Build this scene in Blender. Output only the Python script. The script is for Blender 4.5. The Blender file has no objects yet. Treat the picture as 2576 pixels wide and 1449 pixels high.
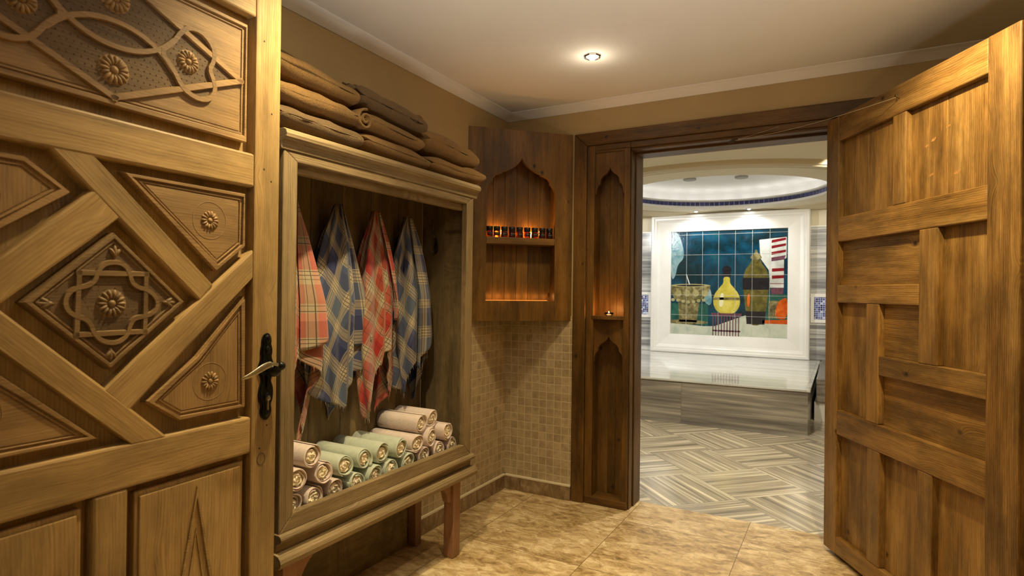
import bpy, bmesh, math, random
from mathutils import Vector, Matrix, noise
from mathutils.geometry import tessellate_polygon

S = bpy.context.scene
COL = S.collection
random.seed(7)
PI = math.pi

# ------------------------------------------------------------------ camera
# rows: camera right, camera down, camera forward, in room axes (x along the back wall, y away, z up)
MR = [[0.87408990, 0.48561747, 0.01193760], [0.00796759, 0.01023892, -0.99991584], [-0.48569883, 0.87411145, 0.00508054]]
CAMPOS = (1.869786, -3.286864, 1.244707)
FPX = 1494.0
cam = bpy.data.cameras.new('camera')
camo = bpy.data.objects.new('camera', cam); COL.objects.link(camo)
R_, D_, F_ = [Vector(r) for r in MR]
m3 = Matrix((R_, -D_, -F_)).transposed()
camo.matrix_world = Matrix.Translation(CAMPOS) @ m3.to_4x4()
cam.sensor_width = 36.0; cam.lens = 36.0 * FPX / 2576.0
cam.clip_start = 0.05; cam.clip_end = 60
cam.dof.use_dof = True; cam.dof.focus_distance = 2.7; cam.dof.aperture_fstop = 4.5
S.camera = camo

# ------------------------------------------------------------------ view, world, lights
S.view_settings.view_transform = 'Standard'
S.view_settings.look = 'None'
S.view_settings.gamma = 1.0
S.view_settings.use_curve_mapping = False
S.view_settings.exposure = 0.10
w = bpy.data.worlds.new('world'); S.world = w; w.use_nodes = True
w.node_tree.nodes['Background'].inputs[0].default_value = (1.0, 0.72, 0.42, 1)
w.node_tree.nodes['Background'].inputs[1].default_value = 0.05

WARM = (1.0, 0.80, 0.44)
AMBER = (1.0, 0.42, 0.10)
COOL = (0.95, 0.97, 1.0)

def lamp(kind, name, loc, power, color, aim=None, size=0.03, angle=90, blend=0.6):
    d = bpy.data.lights.new(name, kind); d.energy = power; d.color = color
    if kind == 'SPOT':
        d.spot_size = math.radians(angle); d.spot_blend = blend; d.shadow_soft_size = size
    elif kind == 'POINT':
        d.shadow_soft_size = size
    o = bpy.data.objects.new(name, d); COL.objects.link(o); o.location = loc
    if aim is not None:
        o.rotation_euler = (Vector(aim) - Vector(loc)).to_track_quat('-Z', 'Y').to_euler()
    return o

CEIL = 2.36
# ceiling downlights of the changing room: (x, y, power, aim, cone)
DOWN = [(0.83, -0.66, 50, (0.84, -0.60, 0), 125), (0.73, -2.04, 120, (0.60, -1.96, 0), 108), (1.97, -1.16, 100, (2.22, -0.74, 1.45), 104), (1.40, -2.00, 120, (1.38, -1.75, 0), 72)]  # last entry is an unseen downlight, added for bounce off the floor
for i, (x, y, p, aim, an) in enumerate(DOWN):
    lamp('SPOT', 'spot_lamp', (x, y, CEIL - 0.03), p, WARM, aim, 0.07 if i == 0 else 0.022, an, 1.0)
    lamp('POINT', 'spot_glow', (x, y, CEIL - 0.075), p * .012, (1.0, 0.86, 0.64), None, 0.03)
lamp('POINT', 'corridor_lamp', (1.5, -4.3, 2.1), 9, (1.0, 0.84, 0.62), None, 0.15)  # unseen fill light, added behind the camera to brighten the room
lamp('SPOT', 'uplighter_lamp', (1.58, -2.95, 0.33), 125, (1.0, 0.94, 0.86), (1.30, -1.80, 2.36), 0.12, 68, 1.0)  # fill light added out of view to brighten the ceiling
# steam room
DOWN2 = [(0.11, 5.03, 20, (0.05, 5.0, 0), 160), (0.788, 5.04, 17, (0.80, 5.0, 0), 160), (-1.25, 2.1, 170, (-.1, 5.0, 1.0), 95),
         (2.0, 2.1, 140, (1.0, 5.0, 1.0), 95), (1.25, 1.0, 115, (1.25, 1.3, 0), 110), (0.2, 1.2, 80, (.4, 2.0, 0), 110)]  # all after the first two are unseen, added to light picture and floor
for (x, y, p, aim, an) in DOWN2:
    lamp('SPOT', 'spot_lamp', (x, y, 2.33), p, COOL if (y > 4 or x < -.3) else (1.0, 0.90, 0.72), aim, 0.022, an, 0.8)
for k in range(36):
    a = k * PI / 18 + .1
    lamp('POINT', 'cove_lamp', (0.66 + 1.24 * math.cos(a), 3.74 + 1.24 * math.sin(a), 2.495), .24, (1.0, 0.97, 0.93), None, 0.05)

# ------------------------------------------------------------------ node helpers
def new_mat(name):
    m = bpy.data.materials.new(name); m.use_nodes = True
    nt = m.node_tree; b = nt.nodes['Principled BSDF']
    return m, nt, b

class NT:
    def __init__(s, nt): s.nt = nt
    def n(s, typ, **kw):
        x = s.nt.nodes.new(typ)
        for k, v in kw.items(): setattr(x, k, v)
        return x
    def l(s, a, b): s.nt.links.new(a, b)
    def math(s, op, a, b=None, c=None, clamp=False):
        x = s.n('ShaderNodeMath', operation=op, use_clamp=clamp)
        for i, v in enumerate((a, b, c)):
            if v is None: continue
            if isinstance(v, (int, float)): x.inputs[i].default_value = v
            else: s.l(v, x.inputs[i])
        return x.outputs[0]
    def vmul(s, v, k):
        x = s.n('ShaderNodeVectorMath', operation='MULTIPLY'); s.l(v, x.inputs[0]); x.inputs[1].default_value = k
        return x.outputs[0]
    def vadd(s, v, k):
        x = s.n('ShaderNodeVectorMath', operation='ADD'); s.l(v, x.inputs[0])
        if isinstance(k, tuple): x.inputs[1].default_value = k
        else: s.l(k, x.inputs[1])
        return x.outputs[0]
    def noise(s, v, scale=1.0, detail=3, rough=.5, dist=0.0, out='Fac'):
        x = s.n('ShaderNodeTexNoise'); x.inputs['Scale'].default_value = scale; x.inputs['Detail'].default_value = detail
        x.inputs['Roughness'].default_value = rough; x.inputs['Distortion'].default_value = dist
        s.l(v, x.inputs['Vector']); return x.outputs[out]
    def ramp(s, f, stops, interp='LINEAR'):
        x = s.n('ShaderNodeValToRGB'); r = x.color_ramp; r.interpolation = interp
        while len(r.elements) < len(stops): r.elements.new(0.5)
        for e, (p, c) in zip(r.elements, stops):
            e.position = p; e.color = (c[0], c[1], c[2], 1) if not isinstance(c, (int, float)) else (c, c, c, 1)
        s.l(f, x.inputs[0]); return x.outputs[0]
    def mix(s, f, a, b, mode='MIX'):
        x = s.n('ShaderNodeMix', data_type='RGBA', blend_type=mode)
        for sock, v in ((x.inputs[0], f), (x.inputs[6], a), (x.inputs[7], b)):
            if isinstance(v, (int, float)): sock.default_value = v
            elif isinstance(v, tuple): sock.default_value = (v[0], v[1], v[2], 1)
            else: s.l(v, sock)
        return x.outputs[2]
    def bump(s, h, b, strength=.3, dist=.002):
        x = s.n('ShaderNodeBump'); x.inputs['Strength'].default_value = strength; x.inputs['Distance'].default_value = dist
        s.l(h, x.inputs['Height']); s.l(x.outputs[0], b.inputs['Normal'])
    def attr(s, name='g'):
        return s.n('ShaderNodeAttribute', attribute_name=name).outputs['Vector']
    def obj(s): return s.n('ShaderNodeNewGeometry').outputs['Position']
    def sep(s, v):
        x = s.n('ShaderNodeSeparateXYZ'); s.l(v, x.inputs[0]); return x.outputs
    def comb(s, a, b, c):
        x = s.n('ShaderNodeCombineXYZ')
        for i, v in enumerate((a, b, c)):
            if isinstance(v, (int, float)): x.inputs[i].default_value = v
            else: s.l(v, x.inputs[i])
        return x.outputs[0]

def wood(name, dark, mid, light, knot=(.03, .015, .006), rough=.5, bump=.35, streak=1.0, knots=True, patch=0.35):
    m, nt, b = new_mat(name); N = NT(nt)
    g = N.attr()
    vor = N.n('ShaderNodeTexVoronoi'); vor.inputs['Scale'].default_value = 5.0; N.l(N.vmul(g, (.9, 1.3, .12)), vor.inputs['Vector'])
    d = vor.outputs['Distance']
    swirl = N.math('MULTIPLY', N.math('EXPONENT', N.math('MULTIPLY', d, -9.0)), 0.05)
    gx, gy, gz = N.sep(g)
    big = N.noise(N.vmul(g, (1.3, 20, 14)), 1, 3, .6)
    warp = N.noise(N.vmul(g, (.9, 4, 4)), 1, 1, .4)
    gy2 = N.math('ADD', N.math('ADD', gy, swirl), N.math('MULTIPLY', warp, .05))
    g2 = N.comb(gx, gy2, gz)
    st = N.noise(N.vmul(g2, (5.5 * streak, 260, 110)), 1, 5, .68)
    fine = N.noise(N.vmul(g2, (18, 760, 300)), 1, 2, .7)
    wv = N.n('ShaderNodeTexWave', wave_type='BANDS', bands_direction='Y', wave_profile='SIN')
    N.l(N.vmul(g2, (0.35, 1, .5)), wv.inputs['Vector'])
    wv.inputs['Scale'].default_value = 40; wv.inputs['Distortion'].default_value = 2.5
    wv.inputs['Detail'].default_value = 2; wv.inputs['Detail Scale'].default_value = 1.6
    f = N.math('ADD', N.math('MULTIPLY', st, .33), N.math('MULTIPLY', wv.outputs['Fac'], .06))
    f = N.math('ADD', f, N.math('MULTIPLY', big, .40))
    f = N.math('ADD', f, N.math('MULTIPLY', fine, .19))
    col = N.ramp(f, [(0.32, dark), (0.48, mid), (0.66, light)])
    blot = N.noise(N.vmul(g, (2.4, 7, 7)), 1, 6, .66)
    bm = N.ramp(blot, [(0.38, 1 - patch), (0.60, 1.0)])
    col = N.mix(1.0, col, bm, 'MULTIPLY')
    if knots:
        kn = N.ramp(d, [(0.030, 1.0), (0.052, .6), (0.085, 0.0)])
        col = N.mix(kn, col, knot)
    N.l(col, b.inputs['Base Color'])
    b.inputs['Roughness'].default_value = rough
    b.inputs['Specular IOR Level'].default_value = .35
    h = N.math('ADD', N.math('MULTIPLY', st, .7), N.math('MULTIPLY', fine, .3))
    N.bump(h, b, bump, .0025)
    return m

M = {}
M['pine'] = wood('pine_wood', (.19, .112, .037), (.375, .236, .086), (.50, .340, .140), knot=(.070, .032, .012), rough=.5, bump=.3, patch=.42)
M['pine_carved'] = wood('pine_carved', (.17, .098, .034), (.31, .182, .066), (.42, .262, .105), rough=.55, bump=.35, knots=False, patch=.34)
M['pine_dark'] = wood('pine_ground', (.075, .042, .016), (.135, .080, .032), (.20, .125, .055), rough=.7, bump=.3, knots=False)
M['honey'] = wood('honey_wood', (.080, .036, .008), (.265, .135, .033), (.48, .285, .090), knot=(.028, .012, .004), rough=.38, bump=.5, patch=.55)
M['stain'] = wood('stained_wood', (.052, .024, .005), (.135, .065, .013), (.225, .118, .028), knot=(.018, .008, .003), rough=.42, bump=.4, patch=.5)
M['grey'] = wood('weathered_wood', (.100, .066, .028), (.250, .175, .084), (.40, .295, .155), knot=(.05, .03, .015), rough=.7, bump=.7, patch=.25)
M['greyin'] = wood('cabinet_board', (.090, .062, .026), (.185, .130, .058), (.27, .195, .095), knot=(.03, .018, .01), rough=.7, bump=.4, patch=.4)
M['cup'] = wood('cupboard_wood', (.065, .030, .006), (.165, .082, .016), (.27, .145, .034), knot=(.02, .009, .003), rough=.42, bump=.35, patch=.5)
M['pine_mid'] = wood('pine_mid', (.12, .070, .026), (.215, .130, .050), (.30, .19, .08), rough=.55, bump=.35, knots=False, patch=.3)
M['leg'] = wood('reddish_wood', (.17, .075, .035), (.29, .145, .070), (.38, .20, .105), rough=.55, bump=.3, knots=False, patch=.2)

def plain(name, col, rough=.5, metal=0.0, spec=.5, nscale=None, namp=.15, bump=0, bscale=200):
    m, nt, b = new_mat(name); N = NT(nt)
    b.inputs['Roughness'].default_value = rough; b.inputs['Metallic'].default_value = metal
    b.inputs['Specular IOR Level'].default_value = spec
    p = N.obj()
    nz = N.noise(p, nscale or 6, 4, .6)
    a = tuple(c * (1 - namp) for c in col); c2 = tuple(min(1, c * (1 + namp)) for c in col)
    N.l(N.ramp(nz, [(.35, a), (.65, c2)]), b.inputs['Base Color'])
    if bump: N.bump(N.noise(p, bscale, 3, .6), b, bump, .002)
    return m

M['paint'] = plain('ochre_paint', (.43, .315, .150), .75, nscale=2.5, namp=.05, bump=.08, bscale=90)
M['ceil'] = plain('white_ceiling', (.80, .78, .73), .85, nscale=1.5, namp=.025, bump=.04, bscale=60)
M['crown'] = plain('white_cornice', (.78, .75, .70), .6, nscale=3, namp=.03)
M['cream'] = plain('cream_plaster', (.78, .71, .54), .7, nscale=2, namp=.03)
M['creamband'] = plain('cream_moulding', (.64, .54, .35), .6, nscale=2, namp=.03)
M['white'] = plain('white_plaster', (.84, .83, .80), .7, nscale=2, namp=.02)
M['marble_white'] = plain('white_marble', (.84, .82, .76), .30, nscale=1.6, namp=.06)
M['iron'] = plain('black_iron', (.012, .013, .010), .32, .75, .6, nscale=40, namp=.4, bump=.6, bscale=140)
M['brass'] = plain('worn_brass', (.36, .32, .22), .32, .9, nscale=30, namp=.35)
M['hook'] = plain('hook_bronze', (.10, .075, .04), .3, .9, nscale=30, namp=.3)
M['cord'] = plain('cord_fibre', (.36, .30, .20), .8, nscale=60)
M['cordd'] = plain('dark_cord', (.06, .04, .025), .9, nscale=60)
M['chrome'] = plain('chrome_ring', (.55, .53, .50), .25, 1.0)
M['grille'] = plain('grey_grille', (.36, .35, .31), .6, nscale=90)
M['black'] = plain('black_plastic', (.012, .010, .010), .2, 0, .6)
M['slot'] = plain('dark_slot', (.02, .015, .01), .8)
M['dark'] = plain('dark_wall', (.10, .075, .05), .9)

def emit(name, col, s):
    m, nt, b = new_mat(name)
    b.inputs['Base Color'].default_value = (*col, 1)
    b.inputs['Emission Color'].default_value = (*col, 1); b.inputs['Emission Strength'].default_value = s
    return m
M['lens'] = emit('lamp_lens', (1, .95, .85), 30)
M['flame'] = emit('candle_flame', (1, .62, .22), 60)
M['lensw'] = emit('lamp_lens_white', (.95, .97, 1), 25)

def glassm(name, col, rough=.02, ior=1.45):
    m, nt, b = new_mat(name)
    b.inputs['Base Color'].default_value = (*col, 1); b.inputs['Transmission Weight'].default_value = 1.0
    b.inputs['Roughness'].default_value = rough; b.inputs['IOR'].default_value = ior
    return m
M['glass'] = glassm('clear_glass', (1, 1, 1))
M['amberglass'] = glassm('amber_glass', (.14, .020, .002), .02, 1.35)
m, nt, b = new_mat('wax'); b.inputs['Base Color'].default_value = (.85, .75, .6, 1); b.inputs['Subsurface Weight'].default_value = .4; M['wax'] = m

# travertine floor
def travertine(name, tx, ty, ox, oy, c0, c1, c2, scale=1.0):
    m, nt, b = new_mat(name); N = NT(nt)
    p = N.obj(); x, y, z = N.sep(p)
    br = N.n('ShaderNodeTexBrick'); br.offset = 0; br.squash = 1
    N.l(N.comb(N.math('SUBTRACT', x, ox), N.math('SUBTRACT', y, oy), 0.0), br.inputs['Vector'])
    br.inputs['Scale'].default_value = 1; br.inputs['Mortar Size'].default_value = .0016; br.inputs['Mortar Smooth'].default_value = .3
    br.inputs['Brick Width'].default_value = tx; br.inputs['Row Height'].default_value = ty
    br.inputs['Color1'].default_value = (0, 0, 0, 1); br.inputs['Color2'].default_value = (1, 1, 1, 1)
    off = N.vmul(br.outputs['Color'], (7.0, 3.0, 5.0))
    q = N.vadd(p, off)
    n1 = N.noise(N.vmul(q, (3.2 * scale, 6.5 * scale, 4)), 1, 6, .62, 1.2)
    n2 = N.noise(N.vmul(q, (16 * scale, 26 * scale, 12)), 1, 5, .65, .8)
    vo = N.n('ShaderNodeTexVoronoi', feature='DISTANCE_TO_EDGE'); vo.inputs['Scale'].default_value = 9 * scale
    N.l(N.vadd(q, N.vmul(N.noise(N.vmul(q, (8, 8, 8)), 1, 3, .6, 0, 'Color'), (.25, .25, .25))), vo.inputs['Vector'])
    vein = N.ramp(vo.outputs['Distance'], [(0.0, .62), (.035, 1.0)])
    f = N.math('ADD', N.math('MULTIPLY', n1, .45), N.math('MULTIPLY', n2, .55))
    col = N.ramp(f, [(.37, c0), (.49, c1), (.61, c2)])
    col = N.mix(.55, col, vein, 'MULTIPLY')
    col = N.mix(br.outputs['Fac'], col, (.12, .07, .035))
    N.l(col, b.inputs['Base Color'])
    N.l(N.ramp(n2, [(.3, .30), (.7, .48)]), b.inputs['Roughness'])
    N.bump(N.math('SUBTRACT', 1.0, br.outputs['Fac']), b, .3, .001)
    return m
M['trav'] = travertine('travertine_floor', .607, .62, .23, -.15 - .62 * 8, (.25, .155, .060), (.50, .355, .175), (.74, .59, .36))
M['travbase'] = travertine('travertine_skirting', .40, .8, .13, -.35, (.13, .082, .036), (.24, .16, .08), (.38, .275, .155), 1.6)

def mosaic(name, axis, pitch, c1, c2, mortar, msize=.0022, oz=.085, ox=0.0, palette=None, rough=.5):
    m, nt, b = new_mat(name); N = NT(nt)
    p = N.obj(); x, y, z = N.sep(p)
    u = N.math('SUBTRACT', x if axis == 'x' else y, ox); v = N.math('SUBTRACT', z, oz)
    jit = N.noise(N.vmul(p, (9, 9, 9)), 1, 2)
    br = N.n('ShaderNodeTexBrick'); br.offset = 0; br.squash = 1
    wob = N.math('MULTIPLY', N.math('SUBTRACT', jit, .5), .003)
    N.l(N.comb(N.math('ADD', u, wob), N.math('ADD', v, wob), 0.0), br.inputs['Vector'])
    br.inputs['Scale'].default_value = 1; br.inputs['Mortar Size'].default_value = msize; br.inputs['Mortar Smooth'].default_value = .25
    br.inputs['Brick Width'].default_value = pitch; br.inputs['Row Height'].default_value = pitch
    br.inputs['Color1'].default_value = (0, 0, 0, 1); br.inputs['Color2'].default_value = (1, 1, 1, 1)
    # own cell noise so that every tile gets its own tone
    ci = N.comb(N.math('FLOOR', N.math('DIVIDE', u, pitch)), N.math('FLOOR', N.math('DIVIDE', v, pitch)), 0.0)
    wn = N.n('ShaderNodeTexWhiteNoise', noise_dimensions='3D'); N.l(ci, wn.inputs['Vector'])
    r = wn.outputs['Value']
    if palette: col = N.ramp(r, palette, 'CONSTANT')
    else:
        col = N.ramp(r, [(0, c1), (1, c2)])
        q = N.vadd(p, N.vmul(wn.outputs['Color'], (3, 3, 3)))
        mot = N.noise(q, 28, 5, .65)
        col = N.mix(1.0, col, N.ramp(mot, [(.32, .74), (.6, 1.06)]), 'MULTIPLY')
    col = N.mix(br.outputs['Fac'], col, mortar)
    N.l(col, b.inputs['Base Color']); b.inputs['Roughness'].default_value = rough
    N.bump(N.math('SUBTRACT', 1.0, br.outputs['Fac']), b, .6, .002)
    return m
TC1, TC2, TM = (.37, .285, .165), (.48, .385, .240), (.60, .49, .31)
M['mosx'] = mosaic('stone_mosaic_back', 'x', .0497, TC1, TC2, TM, ox=.0)
M['mosy'] = mosaic('stone_mosaic_side', 'y', .0497, TC1, TC2, TM, ox=.0)
BL = [(0, (.02, .03, .16)), (.28, (.06, .10, .36)), (.5, (.22, .30, .62)), (.72, (.55, .62, .82)), (.86, (.12, .14, .42))]
M['mosblue'] = mosaic('blue_mosaic', 'x', .0262, TC1, TC2, (.80, .80, .78), .0020, .936, -.02, BL, .2)

# striped grey marble
def striped(name, mode, c0, c1, c2, rough=.15, freq=22):
    m, nt, b = new_mat(name); N = NT(nt)
    p = N.obj(); x, y, z = N.sep(p)
    if mode == 'wall':
        al, ac, idx = x, z, N.math('FLOOR', N.math('DIVIDE', N.math('SUBTRACT', z, .40), .343))
        jl = N.math('FRACT', N.math('DIVIDE', N.math('SUBTRACT', z, .40), .343)); joint = N.ramp(jl, [(0.0, 1.0), (.012, 0.0)])
    elif mode == 'front':
        al, ac, idx = x, z, N.math('FLOOR', N.math('DIVIDE', N.math('SUBTRACT', x, .517), 1.25))
        jl = N.math('ABSOLUTE', N.math('SUBTRACT', x, .517)); joint = N.ramp(jl, [(0.0, 1.0), (.004, 0.0)])
    elif mode == 'top':
        al, ac, idx = x, y, N.math('FLOOR', N.math('DIVIDE', x, .8)); 
        jl = N.math('FRACT', N.math('DIVIDE', x, .8)); joint = N.ramp(jl, [(0.0, 1.0), (.006, 0.0)])
    else:
        s2 = 1 / math.sqrt(2); T = .515
        P = N.math('DIVIDE', N.math('SUBTRACT', N.math('MULTIPLY', N.math('ADD', x, y), s2), 1.317), T)
        Q = N.math('DIVIDE', N.math('ADD', N.math('MULTIPLY', N.math('SUBTRACT', y, x), s2), .047), T)
        i, j = N.math('FLOOR', P), N.math('FLOOR', Q)
        par = N.math('FLOORED_MODULO', N.math('ADD', i, j), 2.0)
        par1 = N.math('SUBTRACT', 1.0, par)
        ac = N.math('MULTIPLY', N.math('ADD', N.math('MULTIPLY', P, par1), N.math('MULTIPLY', Q, par)), T)
        al = N.math('MULTIPLY', N.math('ADD', N.math('MULTIPLY', Q, par1), N.math('MULTIPLY', P, par)), T)
        idx = N.math('ADD', N.math('MULTIPLY', i, 3.7), N.math('MULTIPLY', j, 9.1))
        fx, fy = N.math('FRACT', P), N.math('FRACT', Q)
        e = N.math('MINIMUM', N.math('MINIMUM', fx, N.math('SUBTRACT', 1.0, fx)), N.math('MINIMUM', fy, N.math('SUBTRACT', 1.0, fy)))
        joint = N.ramp(e, [(0.0, 1.0), (.008, 0.0)])
    v = N.comb(N.math('MULTIPLY', al, .9), N.math('MULTIPLY', ac, freq), N.math('MULTIPLY', idx, 2.3))
    n1 = N.noise(v, 1, 3, .6, .25)
    n2 = N.noise(N.vmul(v, (1, 4.5, 1)), 1, 2, .5)
    f = N.math('ADD', N.math('MULTIPLY', n1, .72), N.math('MULTIPLY', n2, .28))
    col = N.ramp(f, [(.34, c0), (.50, c1), (.63, c2)])
    col = N.mix(N.math('MULTIPLY', joint, .6), col, (.12, .11, .08))
    N.l(col, b.inputs['Base Color']); b.inputs['Roughness'].default_value = rough
    b.inputs['Specular IOR Level'].default_value = .5
    return m
M['marb_wall'] = striped('striped_marble_wall', 'wall', (.16, .16, .165), (.40, .40, .39), (.72, .71, .68), .15, 16)
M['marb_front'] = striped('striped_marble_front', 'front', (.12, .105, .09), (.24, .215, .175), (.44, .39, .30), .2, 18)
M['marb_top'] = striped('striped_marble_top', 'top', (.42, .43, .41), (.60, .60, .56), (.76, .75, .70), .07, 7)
M['marb_floor'] = striped('striped_marble_floor', 'floor', (.19, .165, .120), (.40, .35, .26), (.78, .70, .53), .16, 30)

# cloth
def plaid(name, ramps, lines, linecol, per=.25, red=False):
    m, nt, b = new_mat(name); N = NT(nt)
    g = N.attr('g'); u, v, _ = N.sep(g)
    def band(c, off):
        f = N.math('FRACT', N.math('ADD', N.math('DIVIDE', c, per), off))
        return f, N.ramp(f, ramps, 'CONSTANT')
    fu, cu = band(u, .13); fv, cv = band(v, .4)
    col = N.mix(.5, cu, cv)
    def line(f):
        return N.ramp(f, lines, 'CONSTANT')
    lu, lv = line(fu), line(fv)
    lm = N.math('MULTIPLY', N.math('MAXIMUM', lu, lv), .8)
    col = N.mix(lm, col, linecol)
    wv = N.noise(N.vmul(g, (900, 900, 1)), 1, 1)
    col = N.mix(1.0, col, N.ramp(wv, [(.3, .86), (.7, 1.1)]), 'MULTIPLY')
    N.l(col, b.inputs['Base Color']); b.inputs['Roughness'].default_value = .95
    b.inputs['Sheen Weight'].default_value = .25
    N.bump(wv, b, .15, .001)
    return m
CREAM = (.72, .62, .42)
CRL = (.40, .335, .215)
M['plaid_blue'] = plaid('blue_plaid', [(0, (.016, .022, .085)), (.24, CRL), (.46, (.075, .10, .155)), (.74, CRL), (.90, (.05, .065, .16))],
    [(0, 0.0), (.26, 1.0), (.270, 0.0), (.315, 1.0), (.325, 0.0), (.37, 1.0), (.38, 0.0), (.425, 1.0), (.435, 0.0), (.77, 1.0), (.78, 0), (.86, 1.0), (.87, 0)], (.02, .02, .05))
M['plaid_red'] = plaid('red_plaid', [(0, (.32, .016, .013)), (.24, CRL), (.46, (.27, .075, .035)), (.74, CRL), (.88, (.44, .07, .04))],
    [(0, 0.0), (.07, 1.0), (.078, 0.0), (.26, 1.0), (.270, 0.0), (.32, 1.0), (.33, 0.0), (.38, 1.0), (.39, 0.0), (.60, 1.0), (.61, 0), (.77, 1.0), (.78, 0), (.85, 1), (.86, 0)], (.035, .015, .012))
M['plaid_pale'] = plaid('pale_red_plaid', [(0, (.31, .05, .033)), (.24, CRL), (.46, (.33, .14, .085)), (.74, CRL), (.88, (.52, .17, .12))],
    [(0, 0.0), (.26, 1.0), (.270, 0.0), (.32, 1.0), (.33, 0.0), (.38, 1.0), (.39, 0.0), (.77, 1.0), (.78, 0), (.85, 1), (.86, 0)], (.035, .015, .012))

def ribbed(name, col, col2):
    m, nt, b = new_mat(name); N = NT(nt)
    g = N.attr('g'); u, v, _ = N.sep(g)
    s = N.math('SINE', N.math('MULTIPLY', u, 2 * PI / .0031))
    nz = N.noise(N.obj(), 60, 3, .6)
    col_ = N.mix(N.ramp(N.math('ADD', N.math('MULTIPLY', s, .5), .5), [(.12, 0.0), (.42, 1.0)]), col2, col)
    col_ = N.mix(1.0, col_, N.ramp(nz, [(.3, .9), (.7, 1.05)]), 'MULTIPLY')
    N.l(col_, b.inputs['Base Color']); b.inputs['Roughness'].default_value = .95; b.inputs['Sheen Weight'].default_value = .3
    N.bump(s, b, .32, .0008)
    return m
M['rib_pink'] = ribbed('pink_ribbed_cotton', (.72, .60, .54), (.58, .46, .40))
M['rib_green'] = ribbed('green_ribbed_cotton', (.53, .58, .47), (.40, .45, .36))
M['core'] = plain('cream_cotton', (.84, .75, .56), .95, nscale=30, namp=.12, bump=.4, bscale=120)

def fleece(name, col):
    m, nt, b = new_mat(name); N = NT(nt)
    p = N.obj()
    n1 = N.noise(p, 260, 3, .7); n2 = N.noise(p, 9, 3, .6)
    a = N.ramp(n1, [(.3, tuple(c * .62 for c in col)), (.68, tuple(c * 1.25 for c in col))])
    a = N.mix(1.0, a, N.ramp(n2, [(.3, .82), (.7, 1.1)]), 'MULTIPLY')
    N.l(a, b.inputs['Base Color']); b.inputs['Roughness'].default_value = 1.0
    b.inputs['Sheen Weight'].default_value = .3; b.inputs['Sheen Roughness'].default_value = .5
    b.inputs['Sheen Tint'].default_value = (.9, .6, .3, 1)
    N.bump(n1, b, .8, .004)
    return m
M['fleece'] = fleece('brown_fleece', (.215, .118, .034))
M['fleeced'] = fleece('dark_brown_fleece', (.112, .068, .027))

# ------------------------------------------------------------------ mesh building
class Fr:
    """a local frame u, v, n at an origin"""
    def __init__(s, O, U, V, N):
        s.O, s.U, s.V, s.N = Vector(O), Vector(U).normalized(), Vector(V).normalized(), Vector(N).normalized()
    def p(s, u, v, w): return s.O + s.U * u + s.V * v + s.N * w
WORLD = Fr((0, 0, 0), (1, 0, 0), (0, 1, 0), (0, 0, 1))

def area2(p):
    return sum(p[i][0] * p[(i + 1) % len(p)][1] - p[(i + 1) % len(p)][0] * p[i][1] for i in range(len(p)))

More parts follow.
